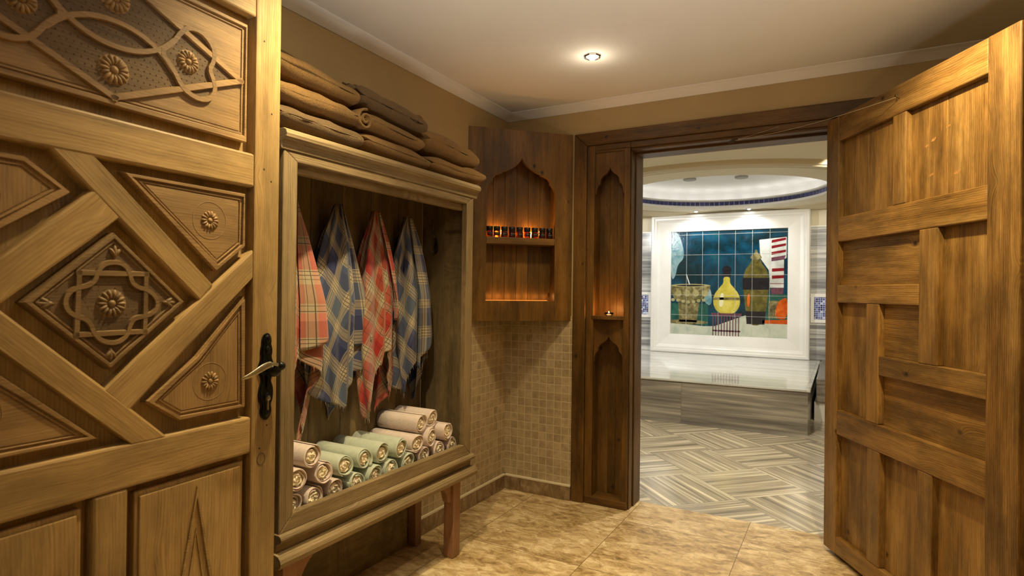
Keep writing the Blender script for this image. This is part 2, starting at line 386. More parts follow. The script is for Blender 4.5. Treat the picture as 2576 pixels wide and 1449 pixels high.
BASE = {}
class MB:
    def __init__(s, fr=WORLD): s.v = []; s.f = []; s.g = []; s.mi = []; s.fr = fr; s.cur = 0
    def add(s, pts, faces, gr=(1, 0, 0), off=None, gs=None):
        k = len(s.v)
        if off is None: off = (random.uniform(0, 40), random.uniform(0, 40), random.uniform(0, 40))
        a = Vector(gr).normalized()
        t = Vector((0, 0, 1)) if abs(a.z) < .9 else Vector((1, 0, 0))
        b_ = t.cross(a).normalized(); c = a.cross(b_)
        for i, q in enumerate(pts):
            s.v.append(s.fr.p(*q))
            if gs is not None: s.g.append(gs[i])
            else:
                qv = Vector(q); s.g.append((qv.dot(a) + off[0], qv.dot(b_) + off[1], qv.dot(c) + off[2]))
        for fc in faces: s.f.append(tuple(i + k for i in fc)); s.mi.append(s.cur)
    def box(s, u0, u1, v0, v1, w0, w1, gr=(1, 0, 0)):
        pts = [(u, v, w_) for w_ in (w0, w1) for v in (v0, v1) for u in (u0, u1)]
        s.add(pts, [(0, 2, 3, 1), (4, 5, 7, 6), (0, 1, 5, 4), (2, 6, 7, 3), (0, 4, 6, 2), (1, 3, 7, 5)], gr)
    def prism(s, outer, w0, w1, gr=(1, 0, 0), holes=(), taper=0.0):
        if area2(outer) < 0: outer = outer[::-1]
        hs = [h if area2(h) < 0 else h[::-1] for h in holes]
        loops = [outer] + hs
        if len(outer) <= 4 and not hs: tris = [tuple(range(len(outer)))]
        else:
            tris = [tuple(t) for t in tessellate_polygon([[Vector((x, y, 0)) for x, y in lp] for lp in loops])]
        flat = [p for lp in loops for p in lp]; n = len(flat)
        ft = []
        for t in tris:
            if area2([flat[i] for i in t]) < 0: t = t[::-1]
            ft.append(tuple(t))
        top = flat
        if taper:
            cx = sum(p[0] for p in outer) / len(outer); cy = sum(p[1] for p in outer) / len(outer)
            top = inset(outer, taper) if not hs else flat
        pts = [(x, y, w0) for x, y in flat] + [(x, y, w1) for x, y in top]
        faces = [tuple(reversed(t)) for t in ft] + [tuple(i + n for i in t) for t in ft]
        k = 0
        for lp in loops:
            L = len(lp)
            for i in range(L):
                a, b_ = k + i, k + (i + 1) % L
                faces.append((a, b_, b_ + n, a + n))
            k += L
        s.add(pts, faces, gr)
    def ribbon(s, pts, width, w0, w1, closed=False, edge=.25):
        n = len(pts); L = []; 
        for i in range(n):
            if closed: a, c = Vector(pts[i - 1]), Vector(pts[(i + 1) % n])
            else: a, c = Vector(pts[max(i - 1, 0)]), Vector(pts[min(i + 1, n - 1)])
            d = (c - a); d = d.normalized() if d.length > 1e-9 else Vector((1, 0))
            nn = Vector((-d.y, d.x))
            p0 = Vector(pts[i])
            if 0 < i < n - 1 or closed:
                e1 = (p0 - Vector(pts[i - 1])).normalized(); cs = max(.5, abs(e1.dot(d)))
            else: cs = 1
            h = width / 2 / cs
            L.append([p0 + nn * h, p0 + nn * h * (1 - edge), p0 - nn * h * (1 - edge), p0 - nn * h])
        V = []
        for q in L:
            V += [(q[0].x, q[0].y, w0), (q[1].x, q[1].y, w1), (q[2].x, q[2].y, w1), (q[3].x, q[3].y, w0)]
        F = []
        for i in range(n if closed else n - 1):
            j = (i + 1) % n
            for k in range(3): F.append((i * 4 + k, i * 4 + k + 1, j * 4 + k + 1, j * 4 + k))
            F.append((i * 4 + 3, i * 4, j * 4, j * 4 + 3))
        if not closed:
            F.append((0, 1, 2, 3)); F.append(tuple((n - 1) * 4 + k for k in (3, 2, 1, 0)))
        s.add(V, F)
    def ell(s, c, rx, ry, rz, rot=0.0, nu=10, nv=6, half=False):
        """ellipsoid, rotated in the u-v plane"""
        V = []; F = []
        ca, sa = math.cos(rot), math.sin(rot)
        v0 = 0.0 if half else -PI / 2
        for j in range(nv + 1):
            ph = v0 + (PI / 2 - v0) * j / nv
            for i in range(nu):
                th = 2 * PI * i / nu
                x, y, z = rx * math.cos(ph) * math.cos(th), ry * math.cos(ph) * math.sin(th), rz * math.sin(ph)
                V.append((c[0] + x * ca - y * sa, c[1] + x * sa + y * ca, c[2] + z))
        for j in range(nv):
            for i in range(nu):
                a, b_ = j * nu + i, j * nu + (i + 1) % nu
                F.append((a, b_, b_ + nu, a + nu))
        s.add(V, F)
    def rosette(s, c, r, w0, n=14, h=.006):
        for k in range(n):
            a = 2 * PI * k / n
            rm = r * .62
            s.ell((c[0] + rm * math.cos(a), c[1] + rm * math.sin(a), w0), r * .36, r * .15, h, a, 8, 4, True)
        s.ell((c[0], c[1], w0), r * .28, r * .28, h * 1.15, 0, 12, 5, True)
        s.ell((c[0], c[1], w0), r * .98, r * .98, h * .25, 0, 24, 3, True)
    def tube(s, pts, r, seg=8, cap=True):
        P = [Vector(p) for p in pts]; n = len(P); V = []; F = []
        rr = r if isinstance(r, (list, tuple)) else [r] * n
        up = None
        for i in range(n):
            t = (P[min(i + 1, n - 1)] - P[max(i - 1, 0)]).normalized()
            if up is None: up = Vector((0, 0, 1)) if abs(t.z) < .9 else Vector((1, 0, 0))
            x = t.cross(up).normalized(); y = t.cross(x).normalized(); up = -y if False else x.cross(t)
            for k in range(seg):
                a = 2 * PI * k / seg
                q = P[i] + (x * math.cos(a) + y * math.sin(a)) * rr[i]
                V.append(tuple(q))
        for i in range(n - 1):
            for k in range(seg):
                a, b_ = i * seg + k, i * seg + (k + 1) % seg
                F.append((a, b_, b_ + seg, a + seg))
        if cap:
            F.append(tuple(reversed(range(seg)))); F.append(tuple((n - 1) * seg + k for k in range(seg)))
        s.add(V, F)
    def lathe(s, c, prof, seg=24, axis='z', closed=False):
        V = []; F = []; n = len(prof)
        for k in range(seg):
            a = 2 * PI * k / seg
            for r, h in prof:
                V.append((c[0] + r * math.cos(a), c[1] + r * math.sin(a), c[2] + h))
        for k in range(seg):
            j = (k + 1) % seg
            for i in range(n - 1 if not closed else n):
                i2 = (i + 1) % n
                F.append((k * n + i, j * n + i, j * n + i2, k * n + i2))
        s.add(V, F)
    def grid(s, rows, closed=False, gs=None, cap=False):
        n = len(rows); m_ = len(rows[0]); V = [p for r in rows for p in r]; F = []
        for i in range(n - 1):
            for k in range(m_ if closed else m_ - 1):
                a, b_ = i * m_ + k, i * m_ + (k + 1) % m_
                F.append((a, b_, b_ + m_, a + m_))
        if cap: F.append(tuple(reversed(range(m_)))); F.append(tuple((n - 1) * m_ + k for k in range(m_)))
        s.add(V, F, gs=[q for r in gs for q in r] if gs else None)
    def build(s, name, mats, parent=None, base=(0, 0, 0), bevel=0.0, smooth=False, seg=2, solid=0.0, sub=0):
        if parent is not None: base = BASE[parent.name]
        B = Vector(base)
        me = bpy.data.meshes.new(name)
        me.from_pydata([tuple(v - B) for v in s.v], [], s.f)
        if not isinstance(mats, (list, tuple)): mats = [mats]
        for q in mats: me.materials.append(q)
        if len(mats) > 1: me.polygons.foreach_set('material_index', s.mi)
        at = me.attributes.new('g', 'FLOAT_VECTOR', 'POINT')
        at.data.foreach_set('vector', [c for q in s.g for c in q])
        if smooth: me.polygons.foreach_set('use_smooth', [True] * len(me.polygons))
        me.update(); me.validate()
        bm = bmesh.new(); bm.from_mesh(me); bmesh.ops.recalc_face_normals(bm, faces=bm.faces); bm.to_mesh(me); bm.free()
        o = bpy.data.objects.new(name, me); COL.objects.link(o)
        if parent is not None: o.parent = parent
        else: o.location = B
        BASE[o.name] = tuple(B)
        if bevel:
            bv = o.modifiers.new('edge', 'BEVEL'); bv.width = bevel; bv.segments = seg; bv.limit_method = 'ANGLE'; bv.angle_limit = math.radians(35)
        if solid:
            sm = o.modifiers.new('thick', 'SOLIDIFY'); sm.thickness = solid; sm.offset = 0
        if sub:
            sb = o.modifiers.new('soft', 'SUBSURF'); sb.levels = sub; sb.render_levels = sub
        return o

def inset(poly, d):
    """move every edge of a counter-clockwise polygon inwards by d"""
    n = len(poly); out = []
    if area2(poly) < 0: poly = poly[::-1]
    for i in range(n):
        p0, p1, p2 = Vector(poly[i - 1]), Vector(poly[i]), Vector(poly[(i + 1) % n])
        e1, e2 = (p1 - p0).normalized(), (p2 - p1).normalized()
        n1, n2 = Vector((-e1.y, e1.x)), Vector((-e2.y, e2.x))
        b_ = (n1 + n2); den = max(.3, 1 + n1.dot(n2))
        q = p1 + b_ * (d / den)
        out.append((q.x, q.y))
    return out

def empty(name, base, label=None, cat=None, group=None, kind=None):
    o = bpy.data.objects.new(name, None); COL.objects.link(o); o.location = base; BASE[o.name] = tuple(base)
    o.empty_display_size = .05
    return tag(o, label, cat, group, kind)
def tag(o, label=None, cat=None, group=None, kind=None):
    if label: o['label'] = label
    if cat: o['category'] = cat
    if group: o['group'] = group
    if kind: o['kind'] = kind
    return o
def struct(o, label=None, cat=None): return tag(o, label, cat, None, 'structure')
def rect(u0, u1, v0, v1): return [(u0, v0), (u1, v0), (u1, v1), (u0, v1)]

# ================================================================== THE ROOM
# changing room: x 0..2.75, y -3.35..0 ; steam room behind: y 0.2..5.3
WT = .20
f = MB(); f.box(-.2, 2.95, -5.2, .19, -.10, 0); struct(f.build('floor', M['trav']))
f = MB(); f.box(-1.9, 3.0, .19, 5.5, -.10, 0); struct(f.build('floor', M['marb_floor']))
f = MB(); f.box(-.2, 2.95, -5.2, .0, CEIL, CEIL + .1); struct(f.build('ceiling', M['ceil']))
# left wall, painted above the tile
f = MB(); f.box(-.2, 0, -5.2, .0, 0, CEIL); struct(f.build('wall_left', M['paint']))
f = MB(); f.box(0, .008, -5.0, 0, .082, 1.10); struct(f.build('trim_1', M['mosy']), 'small beige stone mosaic tiles on lower long wall')
# back wall with the doorway (opening x .806 .. 1.86, z 0 .. 2.075)
f = MB()
f.box(-.2, .545, 0, WT, 0, CEIL); f.box(.545, 1.86, 0.0, WT, 2.12, CEIL)
f.box(1.86, 2.95, 0.03, WT, 0, CEIL); f.box(1.86, 2.95, 0, .03, 2.12, CEIL); f.box(2.47, 2.95, 0, .03, 0, 2.12)
f.box(.545, .806, .115, WT, 0, 2.12)
struct(f.build('wall_back', M['paint']))
f = MB(); f.box(0, .463, -.008, 0, .082, 1.10); struct(f.build('trim_2', M['mosx']), 'beige stone mosaic tiles on wall beside doorway')
f = MB(); f.box(2.75, 2.95, -5.2, 0.0, 0, CEIL); struct(f.build('wall_right', M['paint']))
f = MB(); f.box(-.2, .52, -3.35, -3.15, 0, CEIL); f.box(.52, 2.45, -3.35, -3.15, 2.16, CEIL); f.box(2.45, 2.95, -3.35, -3.15, 0, CEIL)
struct(f.build('wall_front', M['paint']))
f = MB(); f.box(-.2, 2.95, -5.3, -5.2, 0, CEIL); struct(f.build('wall_corridor', M['paint']))
# skirting
f = MB(); f.box(0, .020, -5.0, 0, 0, .082); struct(f.build('baseboard_left', M['travbase'], bevel=.002))
f = MB(); f.box(.020, .463, -.020, 0, 0, .082); struct(f.build('baseboard_back', M['travbase'], bevel=.002))
# thin plaster joint over the skirting
f = MB(); f.box(0.008, .018, -5.0, -.008, .082, .092); f.box(.008, .463, -.018, -.008, .082, .092); struct(f.build('trim_3', M['cream']))
# cornice: stepped cove round the changing room
def cornice(name, a, b_, nrm):
    """a -> b along the wall, nrm: into the room"""
    a, b_, nrm = Vector(a), Vector(b_), Vector(nrm)
    d = (b_ - a).normalized()
    prof = [(0, -.043), (.004, -.043), (.022, -.028), (.042, -.013), (.058, -.004), (.058, 0), (0, 0)]
    fr = Fr((a.x, a.y, CEIL), nrm, (0, 0, 1), d)
    mb = MB(fr); mb.prism(prof, 0, (b_ - a).length); return struct(mb.build(name, M['crown'], bevel=.001))
cornice('trim_4', (0, -3.15, 0), (0, 0, 0), (1, 0, 0))
cornice('trim_5', (0.0, 0, 0), (2.75, 0, 0), (0, -1, 0))
cornice('trim_6', (2.75, -3.15, 0), (2.75, 0, 0), (-1, 0, 0))

# ---- doorway frame (old carved wooden surround)
df = empty('door_frame', (.465, 0, 0), 'dark stained wooden door surround with carved niches framing the doorway', 'door frame', kind='structure')
FB = Fr((0, 0, 0), (1, 0, 0), (0, 0, 1), (0, -1, 0))   # u = x, v = z, w towards the camera
def fpart(name, mat, fn, bevel=.003, **k):
    mb = MB(FB); fn(mb); return mb.build(name, mat, df, bevel=bevel, **k)
# outer architrave: mitred
fpart('architrave', M['stain'], lambda b: b.prism([(.467, 0), (.545, 0), (.545, 2.108), (.467, 2.182)], -.03, .016, (0, 1, 0)), .005)
fpart('architrave', M['stain'], lambda b: b.prism([(.467, 2.182), (.545, 2.108), (2.395, 2.108), (2.47, 2.182)], -.03, .016, (1, 0, 0)), .005)
fpart('architrave', M['stain'], lambda b: b.prism([(2.395, 0), (2.47, 0), (2.47, 2.182), (2.395, 2.108)], -.03, .016, (0, 1, 0)), .005)
# inner frame of the niche pillar
def inner(b):
    b.box(.545, .592, 0.03, 2.108, -.03, 0, (0, 1, 0))
fpart('inner_stile', M['stain'], inner)
fpart('inner_stile', M['stain'], lambda b: b.box(.772, .806, .03, 2.075, -.115, .0, (0, 1, 0)), .004)
fpart('inner_rail', M['stain'], lambda b: (b.box(.592, .806, 2.075, 2.108, -.03, .0), b.box(.592, .772, 2.062, 2.075, -.03, -.004)), .002)
fpart('sill', M['stain'], lambda b: b.box(.545, .806, 0, .047, -.115, .004), .006)
# the niche: back board, side boards
fpart('back_board', M['stain'], lambda b: [b.box(u0, u1, .047, 2.062, -.112, -.098, (0, 1, 0)) for u0, u1 in ((.58, .655), (.656, .700), (.701, .79))], .001)
fpart('side_board', M['stain'], lambda b: b.box(.584, .592, .047, 2.062, -.10, -.03, (0, 1, 0)), .001)

def bez(p0, c, p1, n=7):
    return [((1 - t) ** 2 * p0[0] + 2 * t * (1 - t) * c[0] + t * t * p1[0], (1 - t) ** 2 * p0[1] + 2 * t * (1 - t) * c[1] + t * t * p1[1]) for t in [i / n for i in range(n + 1)]]
def ogee(cx, zt, half, drop, steps):
    """half outline of a stepped ogee arch from its apex down to the springing; steps: (fraction of width, fraction of drop)"""
    pts = [(0, 0)]
    (a, A), (b_, B) = steps
    L = bez((0, 0), (.16 * a, .62 * A), (a, A), 7)
    L += bez((a + .02, A + .03), (b_ * 1.0, A + .08), (b_, B), 6)
    L += bez((b_ + .03, B + .02), (.97, B + .10), (1.0, 1.0), 6)
    left = [(cx - p[0] * half, zt - p[1] * drop) for p in L]
    right = [(cx + p[0] * half, zt - p[1] * drop) for p in L]
    return left, right
def archboard(u0, u1, vtop, vbot, cx, zt, half, drop, steps):
    l, r = ogee(cx, zt, half, drop, steps)
    poly = [(u0, vtop), (u0, vbot)] + ([(l[-1][0], vbot)] if l[-1][0] > u0 + .001 else []) + l[::-1] + r[1:] + ([(r[-1][0], vbot)] if r[-1][0] < u1 - .001 else []) + [(u1, vbot), (u1, vtop)]
    out = []
    for p in poly:
        if not out or (abs(p[0] - out[-1][0]) + abs(p[1] - out[-1][1])) > 1e-5: out.append(p)
    return out
ST = ((.52, .33), (.72, .62))
fpart('arch_board', M['stain'], lambda b: b.prism(archboard(.592, .772, 2.062, 1.82, .682, 1.975, .082, .15, ST), -.030, -.012, (0, 1, 0)), .0015)
fpart('arch_board', M['stain'], lambda b: b.prism(archboard(.592, .772, 1.085, .835, .682, .988, .088, .14, ST), -.040, -.018, (0, 1, 0)), .0015)
# little bowed shelf
def shelf(b):
    pts = [(.578, .0)] + [(.578 + .205 * t, 0.0 + .030 * math.sin(PI * t)) for t in [i / 14 for i in range(1, 14)]] + [(.783, .0)]
    fr = Fr((0, 0, 1.086), (1, 0, 0), (0, -1, 0), (0, 0, 1)); b.fr = fr
    b.prism([(.592, -.098)] + pts + [(.772, -.098)], 0, .020)
fpart('niche_shelf', M['stain'], shelf, .004)
# jambs and head of the doorway
fpart('jamb', M['stain'], lambda b: (b.box(.806, .812, 0, 2.06, -.075, -.02, (0, 1, 0)), b.box(.806, .818, 0, 2.06, -.215, -.09, (0, 1, 0))), .002)
fpart('jamb', M['stain'], lambda b: b.box(1.848, 1.90, 0, 2.06, -.215, -.03, (0, 1, 0)), .003)
fpart('head', M['stain'], lambda b: (b.box(.806, 1.95, 2.075, 2.108, -.09, .0), b.box(.806, 1.90, 2.050, 2.12, -.215, -.09), b.box(.806, 1.90, 2.062, 2.10, -.09, -.02)), .003)
fpart('inner_stile', M['stain'], lambda b: b.box(1.90, 2.395, 0, 2.108, -.03, -.012, (0, 1, 0)), .003)
# an old knot hole on the architrave
mb = MB(FB); mb.ell((.667, 2.147, .016), .008, .007, .003, .3, 12, 4, True); mb.build('knot', M['slot'], df)

# ---- tealight on the niche shelf
def tealight(base, label, name='tealight_holder', cup=True, s=1.0):
    t = empty(name, base, label, 'candle')
    bx, by, bz = base
    if cup:
        mb = MB(); mb.lathe(base, [(0.001, 0), (.017 * s, 0), (.024 * s, .008 * s), (.027 * s, .020 * s), (.0252 * s, .020 * s), (.022 * s, .009 * s), (.016 * s, .003), (.001, .003)], 24, closed=True)
        mb.build('glass_cup', M['glass'], t, smooth=True)
    mb = MB(); mb.lathe((bx, by, bz + .0035), [(.0005, 0), (.0135 * s, 0), (.0135 * s, .009 * s), (.0005, .009 * s)], 18); mb.build('wax', M['wax'], t)
    mb = MB(); mb.lathe((bx, by, bz + .0035 + .0095 * s), [(.0003, 0), (.0022, .002), (.0030, .005), (.0022, .009), (.0008, .013), (.0001, .015)], 10)
    mb.build('flame', M['flame'], t, smooth=True)
    lamp('POINT', 'candle_light', (bx, by, bz + .033), .75 if cup else 1.0, AMBER, None, .006)
    return t
tealight((.690, -.004, 1.1065), 'lit tealight in small clear glass cup on niche shelf beside doorway')

# ================================================================== CORNER CUPBOARD
kc = Fr((0.004, -.455, 0), (1, 1, 0), (0, 0, 1), (1, -1, 0))     # u along the front, v up, w out into the room
cb = empty('corner_cupboard', (.10, -.25, 1.07), 'dark wooden open corner cupboard with pointed arch hung above mosaic tiles', 'cupboard')
W = .636
L_, R__ = ogee(.318, 2.022, .209, .214, ((.55, .42), (.84, .68)))
op = [(.109, 1.188), (.527, 1.188)] + [R__[-1]] + R__[:-1][::-1] + L_[1:]
opc = []
for p in op:
    if not opc or abs(p[0] - opc[-1][0]) + abs(p[1] - opc[-1][1]) > 1e-4: opc.append(p)
mb = MB(kc); mb.prism(rect(0, W, 1.070, 2.185), -.022, 0, (0, 1, 0), [opc]); mb.build('front_board', M['cup'], cb, bevel=.0015)
mb = MB(kc)
for i in range(6):
    a = .10 + i * .073; mb.box(a, a + .0715, 1.13, 2.11, -.112, -.100, (0, 1, 0))
mb.build('back_board', M['cup'], cb, bevel=.001)
mb = MB(kc); mb.box(.092, .104, 1.13, 2.11, -.100, -.022, (0, 1, 0)); mb.build('side_board', M['cup'], cb)
mb = MB(kc); mb.box(.532, .544, 1.13, 2.11, -.100, -.022, (0, 1, 0)); mb.build('side_board', M['cup'], cb)
mb = MB(kc); mb.box(.104, .532, 1.170, 1.187, -.100, -.022); mb.build('bottom_board', M['cup'], cb, bevel=.001)
mb = MB(kc); mb.box(.104, .532, 2.07, 2.085, -.100, -.022); mb.build('top_board', M['cup'], cb)
mb = MB(kc); mb.box(.109, .527, 1.518, 1.557, -.100, -.001); mb.build('shelf', M['cup'], cb, bevel=.003)
mb = MB(kc); mb.tube([(.565, 2.150, .001), (.563, 2.146, .012), (.558, 2.13, .012), (.552, 2.112, .008)], .0012, 6); mb.build('small_nail', M['brass'], cb)
# bottles
def bottle(u, first=None):
    c = kc.p(u, 1.5575, -.0245)
    if first is None:
        b_ = empty('oil_bottle', c, None, 'bottle')
        mb = MB(); mb.lathe(c, [(.0005, 0), (.0185, 0), (.0203, .002), (.0203, .030), (.0185, .034), (.0175, .035), (.0005, .035)], 28)
        mb.build('glass_body', M['amberglass'], b_, smooth=True)
        mb = MB(); mb.lathe(c, [(.0005, .0352), (.0188, .0352), (.0194, .036), (.0194, .0605), (.0186, .062), (.0005, .0622)], 28)
        mb.build('cap', M['black'], b_, smooth=True)
        mb = MB(); 
        a0 = math.atan2(kc.N.y, kc.N.x); rows = []
        for h in (.008, .028): rows.append([(c[0] + .0208 * math.cos(a0 + t), c[1] + .0208 * math.sin(a0 + t), c[2] + h) for t in [(-.85 + 1.7 * i / 12) for i in range(13)]])
        mb.grid(rows); lb = mb.build('paper_label', M['black'], b_, solid=.0004)
        mb = MB()
        for k in range(9):
            t = -.5 + k * .12; q = a0 + t; hgt = .020
            cx_, cy_ = c[0] + .0212 * math.cos(q), c[1] + .0212 * math.sin(q)
            mb.add([(cx_ - .0007 * math.sin(q), cy_ + .0007 * math.cos(q), c[2] + hgt), (cx_ + .0007 * math.sin(q), cy_ - .0007 * math.cos(q), c[2] + hgt),
                    (cx_ + .0007 * math.sin(q), cy_ - .0007 * math.cos(q), c[2] + hgt + (.0018 if k % 3 else .0026)), (cx_ - .0007 * math.sin(q), cy_ + .0007 * math.cos(q), c[2] + hgt + (.0018 if k % 3 else .0026))], [(0, 1, 2, 3)])
        mb.build('lettering', M['grille'], lb)
        return b_
    b_ = first.copy(); COL.objects.link(b_); b_.location = c
    for ch in list(first.children):
        c2 = ch.copy(); COL.objects.link(c2); c2.parent = b_
        for g in ch.children:
            d = g.copy(); COL.objects.link(d); d.parent = c2
    return b_
BU = [.1325, .1765, .222, .268, .315, .362, .408, .4545, .500]
LBL = ['first small dark capped amber oil bottle, at cupboard shelf end over towel cabinet', 'second small amber oil bottle counting from towel cabinet end of shelf', 'third small amber oil bottle counting from towel cabinet end of shelf',
       'fourth small amber oil bottle counting from towel cabinet end of shelf', 'middle amber oil bottle of nine on the cupboard shelf', 'fourth small amber oil bottle counting from doorway end of shelf',
       'third small amber oil bottle counting from doorway end of shelf', 'second small amber oil bottle counting from doorway end of shelf', 'last small dark oil bottle at doorway end of cupboard shelf']
b0 = bottle(BU[0]); BL_ = [b0] + [bottle(u, b0) for u in BU[1:]]
for o, l in zip(BL_, LBL): tag(o, l, 'bottle', 'oil bottles on the cupboard shelf')
for u, l in ((.19, 'small tealight burning behind bottles near towel cabinet end of shelf'), (.40, 'small tealight burning behind bottles near doorway end of shelf')):
    c = kc.p(u, 1.5575, -.072); tealight((c.x, c.y, c.z), l, 'tealight', False, .9)
# warm light strip tucked along the foot of the lower back board
mb = MB(kc); mb.box(.12, .515, 1.1875, 1.1905, -.0985, -.0925); mb.build('light_strip', emit('strip_glow', (1, .35, .06), .5), cb)
for u in (.15, .21, .27, .33, .39, .45, .50):
    c = kc.p(u, 1.212, -.078); lamp('POINT', 'strip_light', tuple(c), .060, AMBER, None, .02)

# ================================================================== TOWEL CABINET
tc = empty('towel_cabinet', (.16, -1.44, 0), 'weathered wooden open cabinet on legs holding hanging and rolled towels', 'cabinet')
Y0, Y1 = -1.995, -.886
def tpart(name, mat, fn, bevel=.003, **k):
    mb = MB(); fn(mb); return mb.build(name, mat, tc, bevel=bevel, **k)
FX = Fr((0, 0, 0), (0, 1, 0), (0, 0, 1), (1, 0, 0))     # u = y, v = z, w = x
def fx(fn):
    def g_(b): b.fr = FX; fn(b)
    return g_
# face frame, mitred lower corners
tpart('stile', M['grey'], fx(lambda b: b.prism([(Y0, .462), (Y0 + .056, .517), (Y0 + .056, 1.655), (Y0, 1.69)], .290, .318, (0, 1, 0))))
tpart('stile', M['grey'], fx(lambda b: b.prism([(Y1, .462), (Y1, 1.69), (Y1 - .056, 1.655), (Y1 - .056, .517)], .290, .318, (0, 1, 0))))
tpart('top_rail', M['grey'], fx(lambda b: b.prism([(Y0, 1.69), (Y0 + .056, 1.655), (Y1 - .056, 1.655), (Y1, 1.69)], .290, .317)), .004)
tpart('bottom_rail', M['grey'], fx(lambda b: b.prism([(Y0, .462), (Y0 + .056, .517), (Y1 - .056, .517), (Y1, .462)], .290, .319)), .004)
tpart('inner_rail', M['grey'], lambda b: b.box(.262, .290, Y0 + .03, Y1 - .03, 1.625, 1.66, (0, 1, 0)))
# cornice with a rounded nose
def cor(b):
    prof = [(.02, 1.752), (.33, 1.752), (.341, 1.746), (.346, 1.735), (.343, 1.724), (.334, 1.716), (.326, 1.712), (.322, 1.700), (.322, 1.688), (.02, 1.688)]
    b.fr = Fr((0, Y0 - .012, 0), (1, 0, 0), (0, 0, 1), (0, 1, 0)); b.prism(prof, 0, (Y1 + .026) - (Y0 - .012), (0, 0, 1))
tpart('cornice', M['grey'], cor, .002)
def base1(b):
    prof = [(.02, .464), (.325, .464), (.334, .459), (.338, .450), (.333, .440), (.322, .436), (.314, .430), (.312, .405), (.02, .405)]
    b.fr = Fr((0, Y0 - .006, 0), (1, 0, 0), (0, 0, 1), (0, 1, 0)); b.prism(prof, 0, (Y1 + .012) - (Y0 - .006), (0, 0, 1))
tpart('base_moulding', M['grey'], base1, .0015)
def base2(b):
    prof = [(.015, .405), (.318, .405), (.332, .402), (.342, .393), (.346, .381), (.343, .369), (.334, .360), (.320, .356), (.015, .356)]
    b.fr = Fr((0, Y0 - .014, 0), (1, 0, 0), (0, 0, 1), (0, 1, 0)); b.prism(prof, 0, (Y1 + .024) - (Y0 - .014), (0, 0, 1))
tpart('seat_rail', M['grey'], base2, .0015)
# carcass
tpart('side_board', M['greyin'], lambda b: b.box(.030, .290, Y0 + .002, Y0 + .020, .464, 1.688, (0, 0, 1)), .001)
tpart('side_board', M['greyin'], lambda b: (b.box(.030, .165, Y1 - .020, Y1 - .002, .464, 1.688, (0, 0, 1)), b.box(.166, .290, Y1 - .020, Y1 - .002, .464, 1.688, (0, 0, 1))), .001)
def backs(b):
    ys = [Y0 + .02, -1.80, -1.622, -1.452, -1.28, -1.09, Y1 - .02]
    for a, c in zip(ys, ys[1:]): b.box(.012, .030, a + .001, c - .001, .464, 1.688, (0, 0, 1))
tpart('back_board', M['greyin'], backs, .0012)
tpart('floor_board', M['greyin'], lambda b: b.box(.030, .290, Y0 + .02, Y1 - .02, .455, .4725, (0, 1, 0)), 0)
# legs
def leg(y0, y1, x0, x1):
    tpart('leg', M['leg'], lambda b: b.box(x0, x1, y0, y1, 0, .357, (0, 0, 1)), .003)
leg(-1.003, -.946, .250, .304); leg(-.985, -.938, .024, .070); leg(-1.965, -1.908, .250, .304); leg(-1.965, -1.915, .024, .070)
def bracket(b):
    b.fr = FX
    pts = [(-1.003, .357), (-1.092, .357), (-1.092, .344)] + bez((-1.092, .344), (-1.050, .338), (-1.040, .300), 6)[1:] + bez((-1.040, .300), (-1.032, .262), (-1.018, .262), 5)[1:] + [(-1.003, .268)]
    b.prism(pts, .262, .292, (1, 0, 0))
tpart('bracket', M['leg'], bracket, .002)
def bracket2(b):
    b.fr = FX
    pts = [(-1.908, .357), (-1.908, .205)] + bez((-1.895, .205), (-1.885, .318), (-1.800, .345), 10) + [(-1.785, .357)]
    b.prism(pts, .262, .292, (1, 0, 0))
tpart('bracket', M['leg'], bracket2, .002)
# the board standing against the wall below
mb = MB(); mb.box(.0205, .0235 + .010, -1.93, -1.00, .002, .352, (0, 1, 0))
tag(mb.build('wooden_board', M['greyin'], base=(.03, -1.45, 0), bevel=.001), 'wide dark wooden board standing against wall beneath towel cabinet', 'board')
mb = MB(); mb.box(.036, .075, -1.885, -1.815, .0, .135); 
tag(mb.build('black_box', M['black'], base=(.05, -1.85, 0), bevel=.004), 'small black box on floor beneath towel cabinet', 'box')

# ---- coat hooks
def hook(P, nrm, label=None, visible=True):
    """P: top of the plate on the board, nrm: out of the board"""
    n = Vector(nrm); t = Vector((0, 0, 1)).cross(n).normalized()
    fr = Fr(P, t, (0, 0, 1), n)
    h = empty('coat_hook', P, label, 'hook')
    mb = MB(fr)
    mb.prism([(-.010, -.115), (-.014, -.135), (-.010, -.160), (0, -.172), (.010, -.160), (.014, -.135), (.010, -.115), (.003, -.095), (-.003, -.095)], 0, .006)
    mb.build('back_plate', M['hook'], h, bevel=.002)
    mb = MB(fr)
    lp = [(0, -.098, .006), (0, -.085, .020), (-.006, -.060, .034), (-.010, -.030, .044), (-.005, -.006, .050), (.004, -.002, .051), (.010, -.016, .048), (.008, -.045, .038), (.001, -.075, .026)]
    mb.tube(lp, .0026, 8)
    mb.build('long_hook', M['hook'], h, smooth=True)
    mb = MB(fr); mb.tube([(0, -.150, .006), (0, -.166, .016), (0, -.172, .030), (0, -.166, .043), (0, -.152, .048)], [.004, .0035, .003, .0028, .003], 8)
    mb.build('short_hook', M['hook'], h, smooth=True)
    return h
hook((.118, Y1 - .0205, 1.592), (0, -1, 0), 'empty bronze coat hook on side board within towel cabinet')
HY = [(-1.742, 'palest red plaid towel'), (-1.545, 'larger blue plaid towel'), (-1.325, 'bright red plaid towel'), (-1.108, 'smaller blue plaid towel')]
for y, nm in HY: hook((.0305, y, 1.585), (1, 0, 0), 'bronze coat hook hidden behind the ' + nm)

